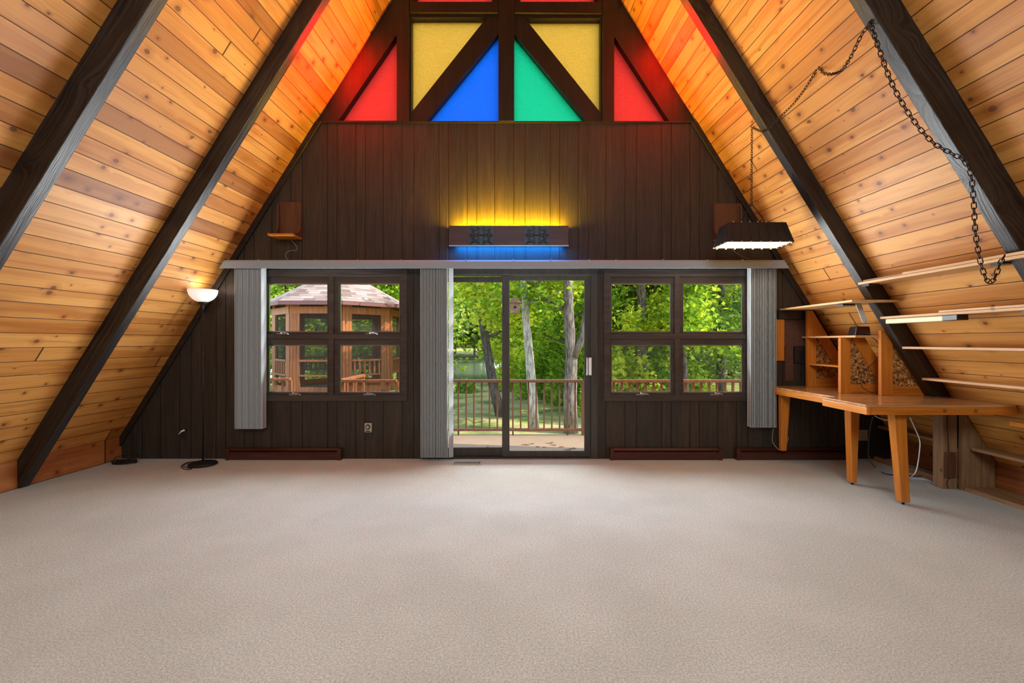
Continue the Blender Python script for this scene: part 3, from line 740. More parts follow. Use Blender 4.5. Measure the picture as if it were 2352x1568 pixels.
for j in range(7):     # pleat ribs and rim clips on the shade
    t = -1+2*(j+.5)/7
    for sy in (-1, 1):
        one('rib', M['darkmetal'], lambda mb: mb.tube([(HX+t*LB, HYY+sy*(WB2+.001), zb), (HX+t*LT, HYY+sy*(WT2+.001), zt)], .0035, 5))
        one('rim_clip', clipm, lambda mb: mb.box(HX+t*LB-.006, HX+t*LB+.006, HYY+sy*WB2-.008, HYY+sy*WB2+.008, zb-.006, zb+.006))
        one('rim_clip', clipm, lambda mb: mb.box(HX+t*LT-.004, HX+t*LT+.004, HYY+sy*WT2-.006, HYY+sy*WT2+.006, zt-.002, zt+.008))
for j in range(4):
    t = -1+2*(j+.5)/4
    for sx in (-1, 1):
        one('rib', M['darkmetal'], lambda mb: mb.tube([(HX+sx*(LB+.001), HYY+t*WB2, zb), (HX+sx*(LT+.001), HYY+t*WT2, zt)], .0035, 5))
        one('rim_clip', clipm, lambda mb: mb.box(HX+sx*LB-.008, HX+sx*LB+.008, HYY+t*WB2-.006, HYY+t*WB2+.006, zb-.006, zb+.006))
for dx in (-.13, .13):
    mb = MB(); mb.lathe([(0, -.03), (.022, -.022), (.03, 0), (.022, .03), (.012, .05), (0, .05)], (HX+dx, HYY, zt-.075), 14); mb.build('bulb', emit('pendant_bulb', (1, .82, .58), 12), r)
    point('pendant_light', (HX+dx, HYY, zt-.11), 3.2, (1, .82, .6), .03)
def chain(mb, path, link=.034, rad=.0028, wd=.011):
    path = [Vector(p) for p in path]; L = [0]
    for a, b in zip(path, path[1:]): L.append(L[-1]+(b-a).length)
    def at(t):
        for i in range(len(path)-1):
            if L[i+1] >= t or i == len(path)-2: k = (t-L[i])/(L[i+1]-L[i]+1e-9); return path[i].lerp(path[i+1], k)
    n = int(L[-1]/(link*.78))
    for i in range(n):
        a, b = at(i*link*.78), at(min((i+1)*link*.78, L[-1])); t = (b-a).normalized(); c = (a+b)/2
        u = t.cross(Vector((.3, 1, .2))).normalized(); v = t.cross(u)
        ax = (u+v).normalized() if i % 2 else (u-v).normalized()
        h = link/2-wd
        ring = []
        for k in range(10):
            ang = 2*PI*k/10; s_ = h if math.cos(ang) > 0 else -h
            ring.append(c+t*(s_+wd*math.cos(ang))+ax*(wd*math.sin(ang)))
        mb.tube(ring, rad, 5, closed=True)
top = Vector((HX-.005, HYY, EYE+1.31)); hook1 = P(1727, 290, F/241.)
mb = MB()
for dx in (-.115, .12):
    chain(mb, [(HX+dx, HYY-.02, zt+.005), (HX+dx*.75, HYY-.01, zt+.075), top], .026, .0026, .008)
    chain(mb, [(HX+dx*.8, HYY+.04, zt+.005), (HX+dx*.7, HYY, zt+.06)], .024, .0026, .008)
chain(mb, [top, hook1], .030, .0026, .009)
mb.tube([top+Vector((.012*math.cos(a), 0, .012*math.sin(a)-.004)) for a in [i*PI/6 for i in range(12)]], .003, 6, closed=True)
hook2 = P(1880, 152, F/303.); hook3 = P(1999, 52, F/376.)
sw = smooth([hook1+Vector((0, 0, -.01)), P(1740, 298, F/249.), P(1757, 301, F/258.), P(1790, 270, F/272.), P(1828, 232, F/284.), P(1858, 190, F/296.), hook2], 5)
chain(mb, sw, .030, .0026, .009)
chain(mb, smooth([hook2, P(1893, 168, F/310.), P(1912, 170, F/320.), P(1935, 160, F/338.), P(1957, 125, F/355.), P(1978, 82, F/366.), hook3], 5), .034, .003, .010)
chain(mb, smooth([hook3, P(2018, 110, F/385.), P(2050, 195, F/387.), P(2092, 268, F/388.), P(2140, 325, F/388.), P(2185, 352, F/388.), P(2215, 370, F/388.), P(2230, 400, F/390.), P(2236, 460, F/390.),
                  P(2241, 540, F/390.), P(2254, 610, F/390.), P(2270, 648, F/390.), P(2284, 640, F/390.), P(2297, 605, F/390.), P(2310, 583, F/388.)], 5), .042, .0031, .011)
mb.build('chain', M['chain'], r)
for h, dv_ in ((hook1, (.03, 0, .025)), (hook2, (.03, 0, .025)), (hook3, (.03, .0, .02))):
    mb = MB(); mb.tube([h+Vector(dv_)*1.1, h+Vector((.0, 0, .012)), h+Vector((-.012, 0, 0)), h+Vector((-.004, 0, -.013)), h+Vector((.010, 0, -.008))], .0035, 6)
    mb.lathe([(0, .004), (.013, .002), (.015, -.003)], h+Vector(dv_), 12); mb.build('ceiling_hook', M['chain'], r)

# ------------------------------------------------------------------ desk
DT = EYE-.49                                   # desktop height
r = empty('workbench_desk', (3.0, 4.3, 0), label='L-shaped honey pine workbench desk built under the right slope', cat='desk')
xr0 = kr(4.)+K*0
def roofx(y, z): return cr(y)-K*(z-EYE)
y0, y1, yb1 = 3.56, 4.09, D-.02
rx = roofx(3.56, DT)-.01
def rounded(pts, rad, n=4):
    out = []
    for i, p in enumerate(pts):
        rr = rad[i]
        if not rr: out.append(p); continue
        a = Vector(pts[i-1]); b = Vector(p); c_ = Vector(pts[(i+1) % len(pts)])
        p0 = b+(a-b).normalized()*rr; p1 = b+(c_-b).normalized()*rr
        for k in range(n+1):
            t = k/n; q = (1-t)**2*p0+2*t*(1-t)*b+t*t*p1; out.append((q.x, q.y))
    return out
topo = rounded([(2.69, y0), (rx, y0), (roofx(yb1, DT)-.01, yb1), (2.76, yb1), (2.81, y1), (2.69, y1)], [.035, 0, 0, .02, 0, .03])
mb = MB(); mb.prism(topo, DT-.02, DT, 'z'); mb.build('desktop', M['top'], r, bevel=.003)
mb = MB(); mb.prism([(2.73, DT-.078), (rx+.030, DT-.078), (rx+.01, DT-.0205), (2.725, DT-.0205)], y0+.004, y0+.034, 'y'); ap = mb.build('front_apron', M['orange'], r, bevel=.003)
for xx in (3.29, 3.53):
    mb = MB(); mb.prism([(xx+.014*math.cos(a), DT-.045+.014*math.sin(a)) for a in [i*PI/8 for i in range(16)]], y0-.004, y0+.006); mb.build('bolt', M['chrome'], ap)
mb = MB(); mb.box(2.692, 2.724, y0+.004, y1-.004, DT-.078, DT-.0205); mb.build('side_apron', M['orange_y'], r, bevel=.004)
mb = MB(); mb.hexa([(2.815, y1+.0, DT-.078), (2.845, y1, DT-.078), (2.805, yb1, DT-.078), (2.765, yb1, DT-.078), (2.815, y1, DT-.0205), (2.845, y1, DT-.0205), (2.805, yb1, DT-.0205), (2.765, yb1, DT-.0205)]); mb.build('side_apron', M['orange_y'], r, bevel=.003)
def leg(xt0, xt1, xb0, xb1, y, yt, zt_, zb_, foot=True):
    mb = MB(); mb.hexa([(xb0, y, zb_), (xb1, y, zb_), (xb1, y+yt*.8, zb_), (xb0, y+yt*.8, zb_), (xt0, y, zt_), (xt1, y, zt_), (xt1, y+yt, zt_), (xt0, y+yt, zt_)])
    l = mb.build('leg', M['orange_z'], r, bevel=.004)
    if foot: mb = MB(); mb.tube([((xb0+xb1)/2, y+.03, 0.0), ((xb0+xb1)/2, y+.03, zb_+.005)], .011, 10); mb.build('foot', M['darkmetal'], l)
leg(WX(2064, 3.62), WX(2092, 3.62), WX(2064, 3.69), WX(2084, 3.69), 3.66, .075, DT-.079, .022)
leg(WX(1950, 4.19), WX(1972, 4.19), WX(1948, 4.22), WX(1959, 4.22), 4.17, .085, DT-.079, .022)
leg(WX(1790, 4.97), WX(1811, 4.97), WX(1790, 4.97), WX(1802, 4.97), 4.93, .06, DT-.079, EYE-1.17, False)

# hutch dividers (frame + strand board) standing on the desk
hut = empty('desk_hutch', (3.2, 4.6, DT), label='honey pine hutch with strand board dividers standing on the desk', cat='hutch')
def divider_parts(X0, y, ztop, wst, cc, th=.036):
    zb_ = DT+.001; lim = cc+K*EYE
    mb = MB(); mb.prism(clip(rect(X0, X0+wst, zb_, ztop), (1, K), lim), y, y+th); post = mb.build('divider_post', M['orange_z'], hut, bevel=.0015)
    mb = MB(); mb.prism(clip(rect(X0+wst, 6, zb_, zb_+.085), (1, K), lim), y+.002, y+th); mb.build('bottom_rail', M['orange'], post, bevel=.0015)
    pl = clip(clip(rect(X0+wst, 6, zb_+.085, ztop), (1, K), lim), (-1, -K), -(lim-.125))
    if len(pl) > 2: mb = MB(); mb.prism(pl, y+.005, y+th); mb.build('sloping_rail', M['orange_z'], post)
    mb = MB(); mb.prism(clip(rect(X0+wst, 6, zb_+.085, ztop-.01), (1, K), lim-.11), y+th*.45, y+th*.8); mb.build('infill_panel', M['osb'], post)
divider_parts(3.135, 5.0, EYE+.335, .095, 3.40)
divider_parts(3.055, 4.37, EYE+.035, .095, 3.31)
divider_parts(3.285, 4.175, EYE+.10, .105, cr(4.175)-.014)
mb = MB(); a_ = roofx(4.6, EYE+.05)-.03
mb.hexa([(3.085, 4.19+.03, EYE+.037), (3.40, 4.19+.03, EYE+.037), (3.36, D-.03, EYE+.037), (3.13, D-.03, EYE+.037), (3.085, 4.22, EYE+.056), (3.40, 4.22, EYE+.056), (3.36, D-.03, EYE+.056), (3.13, D-.03, EYE+.056)])
mb.build('top_shelf', M['shelfpine'], hut, bevel=.002)
mb = MB(); mb.box(3.15, 3.45, 4.41, 4.999, EYE-.255, EYE-.238); mb.build('small_shelf', M['orange_y'], hut, bevel=.002)

# clock radio
X = 3.16; cy = 4.40; zs = EYE+.0565
r = empty('clock_radio', (X+.1, cy, zs), label='black clock radio with dark red face on top of the hutch', cat='radio')
mb = MB(); mb.hexa([(X-.02, cy-.10, zs), (X+.10, cy-.14, zs), (X+.155, cy+.03, zs), (X+.03, cy+.07, zs), (X-.0, cy-.09, zs+.085), (X+.10, cy-.125, zs+.085), (X+.14, cy+.02, zs+.085), (X+.04, cy+.06, zs+.085)])
mb.build('housing', M['black'], r, bevel=.01)
mb = MB(); mb.hexa([(X-.012, cy-.108, zs+.012), (X+.092, cy-.1425, zs+.012), (X+.095, cy-.136, zs+.012), (X-.009, cy-.10, zs+.012), (X+.004, cy-.0975, zs+.072), (X+.094, cy-.128, zs+.072), (X+.097, cy-.12, zs+.072), (X+.007, cy-.09, zs+.072)])
mb.build('display', plain('dark_red_display', (.05, .004, .003), .15), r)
mb = MB(); mb.tube(smooth([(3.30, 4.40, zs+.01), (3.345, 4.30, EYE-.0), (3.31, 4.25, EYE-.15), (3.17, 4.26, EYE-.3), (3.17, 4.25, EYE-.42), (3.28, 4.22, DT+.01), (3.42, 4.21, DT+.006)]), .003, 6)
mb.build('power_cord', M['black'], r)

# ------------------------------------------------------------------ shelves on the slope
def shelf(zr, xf, ya, yb_, label, mat='shelfpine', th=.02, steps=(), name='sloped_wall_shelf', notch=True, depth=None, over=0):
    z = zr+EYE
    rt = empty(name, (xf, (ya+yb_)/2, z), label=label, cat='shelf')
    def back(y): 
        b = roofx(y, z+th)-.008
        b = min(b, kr(y)-.008) if z < EYE+KZ else b
        return b if depth is None else min(b, xf+depth)
    pts = [(xf, ya), (xf, yb_)]
    bp = [(back(yb_), yb_)]
    for by in (4.077, 2.782):
        bx = 3.37-K*(zr+th)
        if notch and ya < by-.003 and yb_ > by+.09 and bx > xf+.004:
            bp += [(back(by+.09), by+.092), (bx-.004, by+.092), (bx-.004, by-.003), (back(by), by-.003)]
    bp.append((back(ya), ya))
    mb = MB(); mb.prism([pts[0], pts[1]]+bp, z-th, z, 'z'); b = mb.build('shelf_board', M[mat], rt, bevel=.0015)
    return rt
RB_ = 4.074
sA = shelf(.519, 3.00, 1.55, RB_, 'topmost raw pine shelf on the right slope, near the hanging chain end')
mb = MB(); mb.prism([(3.022, 3.63), (3.022, RB_-.03), (3.20, RB_-.03), (3.20, 3.63)], .521+EYE, .536+EYE, 'z'); mb.build('second_board', M['oldwood'], sA)
mb = MB(); mb.prism([(2.997, 1.6), (2.997, 3.60), (3.19, 3.60), (3.17, 2.90), (3.02, 2.90), (3.02, 1.6)], .5205+EYE, .538+EYE, 'z'); mb.build('upper_board', M['shelfpine'], sA)
sB = shelf(.218, 3.195, 1.55, RB_, 'pine shelf on the right slope with a cream light fixture under it')
mb = MB(); mb.prism([(3.19, 1.6), (3.19, 3.5), (3.36, 3.5), (3.34, 2.90), (3.205, 2.90), (3.205, 1.6)], .2195+EYE, .234+EYE, 'z'); mb.build('upper_board', M['shelfpine'], sB)
sC = shelf(-.045, 3.39, 1.55, RB_, 'thin pine shelf on the right slope, third down from the chain')
sD = shelf(-.32, 3.565, 1.55, RB_, 'thin pine shelf on the right slope, just above the desk end')
sE = shelf(-.61, 3.745, 1.55, 3.52, 'wide pine shelf at desk height, right of the desk end', 'orange_y', .03)
sF = shelf(-.92, 3.93, 1.55, 4.0, 'low shelf to the right of the vertical post', 'oldwood', .025)
sF2 = shelf(-.92, 3.93, 4.18, D-.08, 'low dark shelf in the shadow behind the desk legs', 'oldwood', .025)
sG = shelf(.360, 2.88, 3.98, D-.04, 'pine shelf above the desk against the gable wall', 'shelfpine', .018, notch=True)
# shelf brackets
def bracket(parent, x0, x1, y, z):
    mb = MB(); mb.box(x0, x1, y, y+.06, z-.032, z-.004-.018); mb.box(x0-.002, x0+.004, y-.01, y+.07, z-.04, z-.0205); mb.build('bracket', M['darkmetal'], parent)
bracket(sA, 3.02, 3.12, 2.88, .519+EYE); bracket(sA, 3.02, 3.12, 3.98, .519+EYE)
bracket(sB, 3.22, 3.33, 2.88, .218+EYE); bracket(sG, 2.93, 3.10, 4.17, .360+EYE)
bracket(sC, 3.41, 3.5, 2.88, -.045+EYE)
# grey strap under shelf G
mb = MB(); mb.prism(rounded([(WX(1962, 4.17), EYE+.335), (WX(1975, 4.17), EYE+.335), (WX(1990, 4.17), EYE+.17), (WX(1979, 4.17), EYE+.16)], [0, 0, .025, .025]), 4.15, 4.156)
tag(mb.build('metal_strap', plain('pale_grey_metal', (.42, .43, .42), .45)), 'grey rounded metal strap hanging below the shelf above the clock radio', 'strap')
# cream under-shelf light
r = empty('under_shelf_light', (3.25, 3.8, EYE+.17), label='cream and black under-shelf lamp mounted below a pine shelf', cat='lamp')
mb = MB(); mb.box(3.215, 3.30, 3.49, 4.04, EYE+.155, EYE+.196); mb.build('diffuser', plain('cream_plastic', (.72, .66, .42), .5), r, bevel=.006)
mb = MB(); mb.box(3.205, 3.29, 3.37, 3.489, EYE+.157, EYE+.197); mb.build('end_housing', M['black'], r, bevel=.003)

# post, partition, plinth and lower boxes at right
r = empty('shelf_support_post', (3.81, 4.1, 0), label='square brown timber post standing below the right end of the desk', cat='post')
mb = MB(); mb.box(3.745, 3.875, 4.07, 4.17, 0, DT-.08); mb.build('post', M['greywood'], r, bevel=.006)
mb = MB(); mb.box(3.752, 3.842, 4.045, 4.069, .105, .325); pl = mb.build('cover_plate', M['walnut'], r, bevel=.003)
for a in (3.762, 3.832):
    for b in (.12, .31): mb = MB(); mb.tube([(a, 4.047, b), (a, 4.041, b)], .0045, 8); mb.build('screw', M['chrome'], pl)
mb = MB(); mb.tube([(3.79, 4.064, .33), (3.785, 4.064, .5), (3.777, 4.064, .72)], .003, 6); mb.tube([(3.80, 4.064, .1), (3.775, 4.062, .06), (3.785, 4.06, .01)], .003, 6); mb.build('wire', M['black'], r)
mb = MB(); pl = clip(rect(3.88, 6, 0.0, DT-.12), (1, K), cr(4.1)+K*EYE-.012); pl = clip(pl, (1, 0), kr(4.1)-.01)
mb.prism(pl, 4.03, 4.065); tag(mb.build('shelf_partition', M['greywood']), 'brown plywood partition beside the timber post under the slope', 'partition')
mb = MB(); mb.box(3.885, 3.915, 1.55, 4.02, .0, .035); mb.prism([(3.915, 1.55), (3.915, 4.02), (kr(4.02)-.01, 4.02), (kr(1.55)-.01, 1.55)], .003, .03, 'z')
tag(mb.build('bottom_shelf', M['oldwood']), 'lowest shelf board lying on the carpet along the right knee wall', 'shelf')
mb = MB(); mb.box(3.885, 3.91, 4.19, D-.08, .0, .05); tag(mb.build('shelf_plinth', M['oldwood']), 'dark plinth board on the carpet behind the desk legs', 'board')

# things on the gable wall by the desk
mb = MB(); mb.box(WX(1783), WX(1858), D-.05, D-.001, WZ(733), WZ(713)); tag(mb.build('shelf_cleat', M['trim'], bevel=.003), 'black-brown cleat board on the wall below the shelf over the desk', 'board')
mb = MB(); mb.box(WX(1780), WX(1798), D-.03, D-.001, WZ(828), WZ(733.5)); tag(mb.build('pine_plank', M['orange_z'], bevel=.002), 'short bright pine plank on the wall beside the right blind', 'board')
mb = MB(); mb.box(WX(1799), WX(1855), D-.014, D-.001, WZ(795), WZ(733.5)); mb.box(WX(1802), WX(1820), D-.014, D-.001, WZ(875), WZ(795)); tag(mb.build('mottled_board', M['cork']), 'mottled brown notched board on the wall above the desk', 'board')
r = empty('electrical_box', (WX(1837), D-.02, WZ(815)), label='black electrical box on the wall left of the hutch', cat='box')
mb = MB(); mb.box(WX(1822), WX(1852), D-.03, D-.001, WZ(833), WZ(796)); mb.build('housing', M['outletbrown'], r, bevel=.003)
mb = MB(); mb.box(WX(1832), WX(1846), D-.036, D-.03, WZ(827), WZ(805)); mb.build('cover', M['black'], r)

# cords under the desk
mb = MB(); mb.tube(smooth([P(2010, 955, 3.75), P(2025, 962, 3.85), P(2040, 964, 3.85), P(2056, 955, 3.75)]), .0035, 6)
mb.tube(smooth([P(2090, 958, 3.85), P(2100, 980, 3.9), P(2112, 1010, 3.95), P(2112, 1035, 3.95), P(2106, 1075, 3.95), P(2098, 1090, 3.97), floorpt(2085, 1101), floorpt(2100, 1099), floorpt(2130, 1102), floorpt(2146, 1110)]), .004, 6)
tag(mb.build('white_cord', M['white']), 'white cord hanging from the desk and trailing on the carpet to the post', 'cord')
mb = MB(); mb.tube(smooth([P(2006, 955, 4.1), P(1999, 980, 4.15), P(1995, 1020, 4.2), P(1996, 1050, 4.25), floorpt(2010, 1072), floorpt(2035, 1088), floorpt(2090, 1092), floorpt(2130, 1093.5), floorpt(2150, 1094)]), .005, 6)
tag(mb.build('black_cord', M['black']), 'black cord hanging from the desk and lying along the carpet', 'cord')
mb = MB(); mb.tube(smooth([P(1776, 984, D-.09), P(1774, 1010, D-.09), P(1779, 1022, D-.10), P(1792, 1034, D-.16), P(1803, 1026, D-.17), P(1812, 1003, D-.1)]), .0028, 6)
mb.build('cord', M['beige'], BL[1724])

# ------------------------------------------------------------------ outside: ground, deck, railing
GZ = EYE-2.1
mb = MB()
gx = [-60, -30, -14, -8, -4, 0, 4, 8, 14, 30, 60]; gy = [4.8, 7, 9, 12, 16, 20, 24, 27, 29, 52, 56, 70, 110]
def gh(x, y):
    lake = x < 3-.02*y and x > -40 and 28 < y < 54
    return GZ-.9 if lake else GZ-(.25 if y > 20 and x < 4 else 0)*min(1, (y-20)/7)+(.9 if y > 60 else 0)+(2.2 if y > 90 else 0)
grid = [[mb.bm.verts.new((x, y, gh(x, y))) for x in gx] for y in gy]
for j in range(len(gy)-1):
    for i in range(len(gx)-1): f = mb.bm.faces.new((grid[j][i], grid[j][i+1], grid[j+1][i+1], grid[j+1][i])); f.smooth = True
structure(mb.build('lawn', M['lawn']))
mb = MB(); mb.box(-45, 6, 27, 56, GZ-.42, GZ-.40); structure(mb.build('lake', M['water']))
DZ = -.03; RY = 6.55
mb = MB(); mb.box(-5.2, 5.2, D+.125, RY+.08, DZ-.12, DZ); mb.box(-6.6, -2.45, RY+.08, 12.2, DZ-.12, DZ); structure(mb.build('deck', M['deck']))
rnd = random.Random(4)
def dead_leaf(x, y, s_):
    mb = MB(); a = rnd.uniform(0, 6.28)
    vs_ = [mb.bm.verts.new((x+s_*k*math.cos(a+q), y+s_*k*.6*math.sin(a+q), DZ+.003+.004*k2)) for q, k, k2 in ((0, 1, 1), (1, .7, 0), (2, 1, 2), (3, .8, 0), (4, 1.1, 1.5), (5, .6, 0))]
    mb.bm.faces.new(vs_); return mb.build('dead_leaf', M['leaflitter'])
for i, (x, y) in enumerate([(1213, 1022), (1222, 1019), (1250, 1027), (1262, 1018), (1272, 1022), (1290, 1026), (1235, 1026), (1120, 1027), (1305, 1033), (1205, 1021), (1268, 1016), (1316, 1030)]):
    d_ = F*(EYE-DZ)/(y-HY); q = Vector(((x-VX)*d_/F, d_, 0))
    o = dead_leaf(q.x, q.y, rnd.uniform(.025, .06)); tag(o, 'dead brown leaf lying on the tan deck outside the sliding door', 'leaf', 'dead leaves on the deck')
RT = EYE-.54; RBt = EYE-1.25
def railing(label, pts, sp=.11, mat='rail', bw=.022):
    (xa, ya), (xb_, yb_) = pts
    r = empty('deck_railing', ((xa+xb_)/2, (ya+yb_)/2, DZ), label=label, cat='railing')
    a, b = Vector((xa, ya, 0)), Vector((xb_, yb_, 0)); L = (b-a).length; d_ = (b-a)/L
    mb = MB(); mb.beam((xa, ya, RT-.02), (xb_, yb_, RT-.02), .07, .04); mb.build('top_rail', M[mat], r, bevel=.004)
    mb = MB(); mb.beam((xa, ya, RBt), (xb_, yb_, RBt), .05, .035); mb.build('bottom_rail', M[mat], r)
    n = int(L/sp)
    for i in range(n+1):
        p = a+d_*(i*L/n); down = (i % 7 == 0) or i == n
        mb = MB(); w_ = bw if not (i == 0 or i == n) else .04
        mb.box(p.x-w_/2, p.x+w_/2, p.y-w_/2, p.y+w_/2, DZ if down else RBt, RT-.03); mb.build('baluster', M[mat], r)
    return r
railing('brown deck railing seen through the sliding door', ((-1.62, RY), (.92, RY)))
railing('brown deck railing seen through the right windows', ((1.02, RY), (4.4, RY)), .11, 'gaz', .03)  # paler wood colour on this run stands in for sun on the rail
railing('brown deck railing seen through the left windows, right half', ((-2.50, RY), (-1.72, RY)), .125, 'gaz', .05)
railing('short deck railing turning back toward the gazebo', ((-2.55, RY+.08), (-2.55, 7.6)), .11, 'gaz', .03)
railing('brown deck railing at the far left of the left windows', ((-4.6, RY+.3), (-3.38, RY+.3)), .11, 'gaz', .035)

# gazebo
GX, GY = -5.2, 13.5
r = empty('gazebo', (GX, GY, DZ), label='orange cedar gazebo with a shingled roof outside the left windows', cat='gazebo')
oc = lambda R, k, z: Vector((GX+R*math.cos(PI/8+k*PI/4), GY+R*math.sin(PI/8+k*PI/4), z))
ez = EYE+1.02; apex = Vector((GX, GY, EYE+2.15)); RE, RW = 2.1, 1.75
mb = MB()
L = mb.bm.loops.layers.uv.new('UVMap')
for k in range(8):
    a, b = oc(RE, k, ez), oc(RE, k+1, ez); va_ = [mb.bm.verts.new(p) for p in (a, b, apex, a-Vector((0, 0, .03)), b-Vector((0, 0, .03)), apex-Vector((0, 0, .05)))]
    h = ((a+b)/2-apex).length; wd = (a-b).length
    f = mb.bm.faces.new(va_[:3]); 
    for l, uv_ in zip(f.loops, ((0, 0), (wd, 0), (wd/2, h))): l[L].uv = uv_
    f = mb.bm.faces.new(va_[3:])
bmesh.ops.recalc_face_normals
me = bpy.data.meshes.new('roof'); mb.bm.to_mesh(me); me.materials.append(M['shingle']); o = bpy.data.objects.new('roof', me); C.objects.link(o); o.parent = r; o.matrix_parent_inverse = Matrix.Translation(-r.location)
for k in range(8):
    a, b = oc(RE, k, ez-.05), oc(RE, k+1, ez-.05)
    mb = MB(); mb.beam(a, b, .03, .09); mb.build('fascia', M['fascia'], r)
for k in range(8):
    a, b = oc(RW, k, 0), oc(RW, k+1, 0); d_ = (b-a).normalized(); w_ = (b-a).length
    def seg(t0, t1, z0, z1, th, name, mat): 
        mb = MB(); mb.beam(a+d_*t0+Vector((0, 0, (z0+z1)/2)), a+d_*t1+Vector((0, 0, (z0+z1)/2)), th, z1-z0); return mb.build(name, M[mat], r)
    for t in range(3):
        seg(.003+t*.085, .08+t*.085, DZ, ez-.02, .05, 'wall_board', 'gaz'); seg(w_-.08-t*.085, w_-.003-t*.085, DZ, ez-.02, .05, 'wall_board', 'gaz')
    if k in (4, 5, 6, 7, 0, 1, 2, 3):
        seg(.0, w_, ez-.30, ez-.12, .08, 'header_beam', 'gaz')
        seg(.25, w_-.25, EYE-.9, EYE-.86, .07, 'sill_rail', 'gaz')
        seg(.25, w_-.25, EYE-.52, EYE-.47, .08, 'sill_rail', 'gaz')
        if k != 5:
            for q in range(6): seg(.31+q*.14, .36+q*.14, EYE-.86, EYE-.52, .03, 'baluster', 'gaz')
        seg(.25, w_-.25, DZ, DZ+.15, .05, 'wall_board', 'gaz')
        mb = MB(); p0 = a+d_*.25; p1 = b-d_*.25
        vs_ = [mb.bm.verts.new(p) for p in (p0+Vector((0, 0, EYE-.86)), p1+Vector((0, 0, EYE-.86)), p1+Vector((0, 0, ez-.3)), p0+Vector((0, 0, ez-.3)))]; mb.bm.faces.new(vs_)
        mb.build('insect_screen', M['screen'], r)
mb = MB(); mb.lathe([(0, -.06), (RW, -.06), (RW, 0.), (0, 0.)], (GX, GY, DZ), 8); mb.build('gazebo_floor', M['deck'], r)

# ------------------------------------------------------------------ vegetation
def leaf_mesh(name, centres, size, mat, seed=0, elong=1.6, flat=.5):
    rs = np.random.RandomState(seed); n = len(centres)
    u = rs.normal(size=(n, 3)); u[:, 2] *= flat; u /= np.linalg.norm(u, axis=1)[:, None]
    t = rs.normal(size=(n, 3)); v = np.cross(u, t); v /= np.linalg.norm(v, axis=1)[:, None]
    s = size*rs.uniform(.6, 1.3, size=(n, 1))
    a = u*s*elong*.5; b = v*s*.5
    c = np.asarray(centres)
    V = np.stack([c-a, c-a*.1+b, c+a, c-a*.1-b], 1).reshape(-1, 3)
    me = bpy.data.meshes.new(name); me.vertices.add(4*n); me.vertices.foreach_set('co', V.astype('f').ravel())
    me.loops.add(4*n); me.loops.foreach_set('vertex_index', np.arange(4*n, dtype='i'))
    me.polygons.add(n); me.polygons.foreach_set('loop_start', np.arange(0, 4*n, 4, dtype='i'))
    try: me.polygons.foreach_set('loop_total', np.full(n, 4, dtype='i'))
    except Exception: pass
    me.update(); me.validate(); me.materials.append(mat); return me
def tree(x, y, label, trunk, bark_, leafm, n, size, seed, zmin, zmax, spread, cat='tree', group=None, clusters=26, branches=7, base=None):
    rs = np.random.RandomState(seed); b0 = GZ-.1 if base is None else base
    r = empty('tree', (x, y, b0), label=label, cat=cat, group=group)
    mb = MB(); mb.tube([(x+p[0], y+p[1], b0+p[2]) for p in trunk[0]], trunk[1], 10)
    tips = []
    top_ = trunk[0][-1]
    for i in range(branches):
        t = rs.uniform(.35, 1.); k = t*(len(trunk[0])-1); i0 = int(min(k, len(trunk[0])-2)); f = k-i0
        p = [trunk[0][i0][q]*(1-f)+trunk[0][i0+1][q]*f for q in range(3)]
        ang = rs.uniform(0, 2*PI); L_ = spread*rs.uniform(.5, 1.)
        pts = []
        for s_ in range(5):
            q = s_/4; pts.append((x+p[0]+math.cos(ang)*L_*q+rs.uniform(-.08, .08), y+p[1]+math.sin(ang)*L_*q+rs.uniform(-.08, .08), b0+p[2]+L_*.45*q+rs.uniform(-.06, .06)))
        mb.tube(pts, [.05*(1-.17*s_) * (trunk[1][0]/.14) for s_ in range(5)], 5); tips += pts[2:]
    mb.build('trunk', M[bark_], r)
    cs = []
    for i in range(clusters):
        if i < len(tips): c = np.array(tips[i])
        else:
            a = rs.uniform(0, 2*PI); rr = spread*math.sqrt(rs.uniform(0, 1)); c = np.array([x+rr*math.cos(a), y+rr*math.sin(a), rs.uniform(EYE+zmin, EYE+zmax)])
        if c[2] < EYE+zmin: c[2] = EYE+zmin+rs.uniform(0, .6)
        cs.append(c+rs.normal(size=(n//clusters, 3))*np.array([.42, .42, .24])*spread/2.2)
    pts = np.concatenate(cs)
    me = leaf_mesh('foliage', pts-np.array([x, y, b0]), size, M[leafm], seed)
    o = bpy.data.objects.new('foliage', me); C.objects.link(o); o.parent = r
    return r
def tr(lean, h, r0, n=7, wig=.06, seed=0):
    rs = np.random.RandomState(seed)
    return ([(lean[0]*(i/(n-1))+rs.uniform(-wig, wig)*(i > 0), lean[1]*(i/(n-1))+rs.uniform(-wig, wig)*(i > 0), h*i/(n-1)) for i in range(n)], [r0*(1-.55*i/(n-1)) for i in range(n)])
gx_ = lambda px, d: (px-VX)*d/F
tree(gx_(1152, 13.), 13., 'dark leaning tree seen through the left pane of the sliding door', tr((-1.0, 0, 0), 5.5, .15, seed=1), 'bark_dark', 'leaf2', 2800, .10, 1, .5, 3.6, 1.6)
tree(gx_(1228, 11.), 11., 'slender pale-barked tree seen in the middle of the sliding door', tr((-.35, .1, 0), 5.6, .125, wig=.07, seed=2), 'bark_pale', 'leaf2', 4000, .09, 2, .5, 3.4, 2.0)
c3 = tree(gx_(1312, 10.6), 10.6, 'thick forked tree at the right edge of the sliding door view', tr((-.05, .1, 0), 5.6, .17, wig=.04, seed=3), 'bark', 'leaf', 6000, .08, 3, .7, 3.4, 2.0, branches=8)
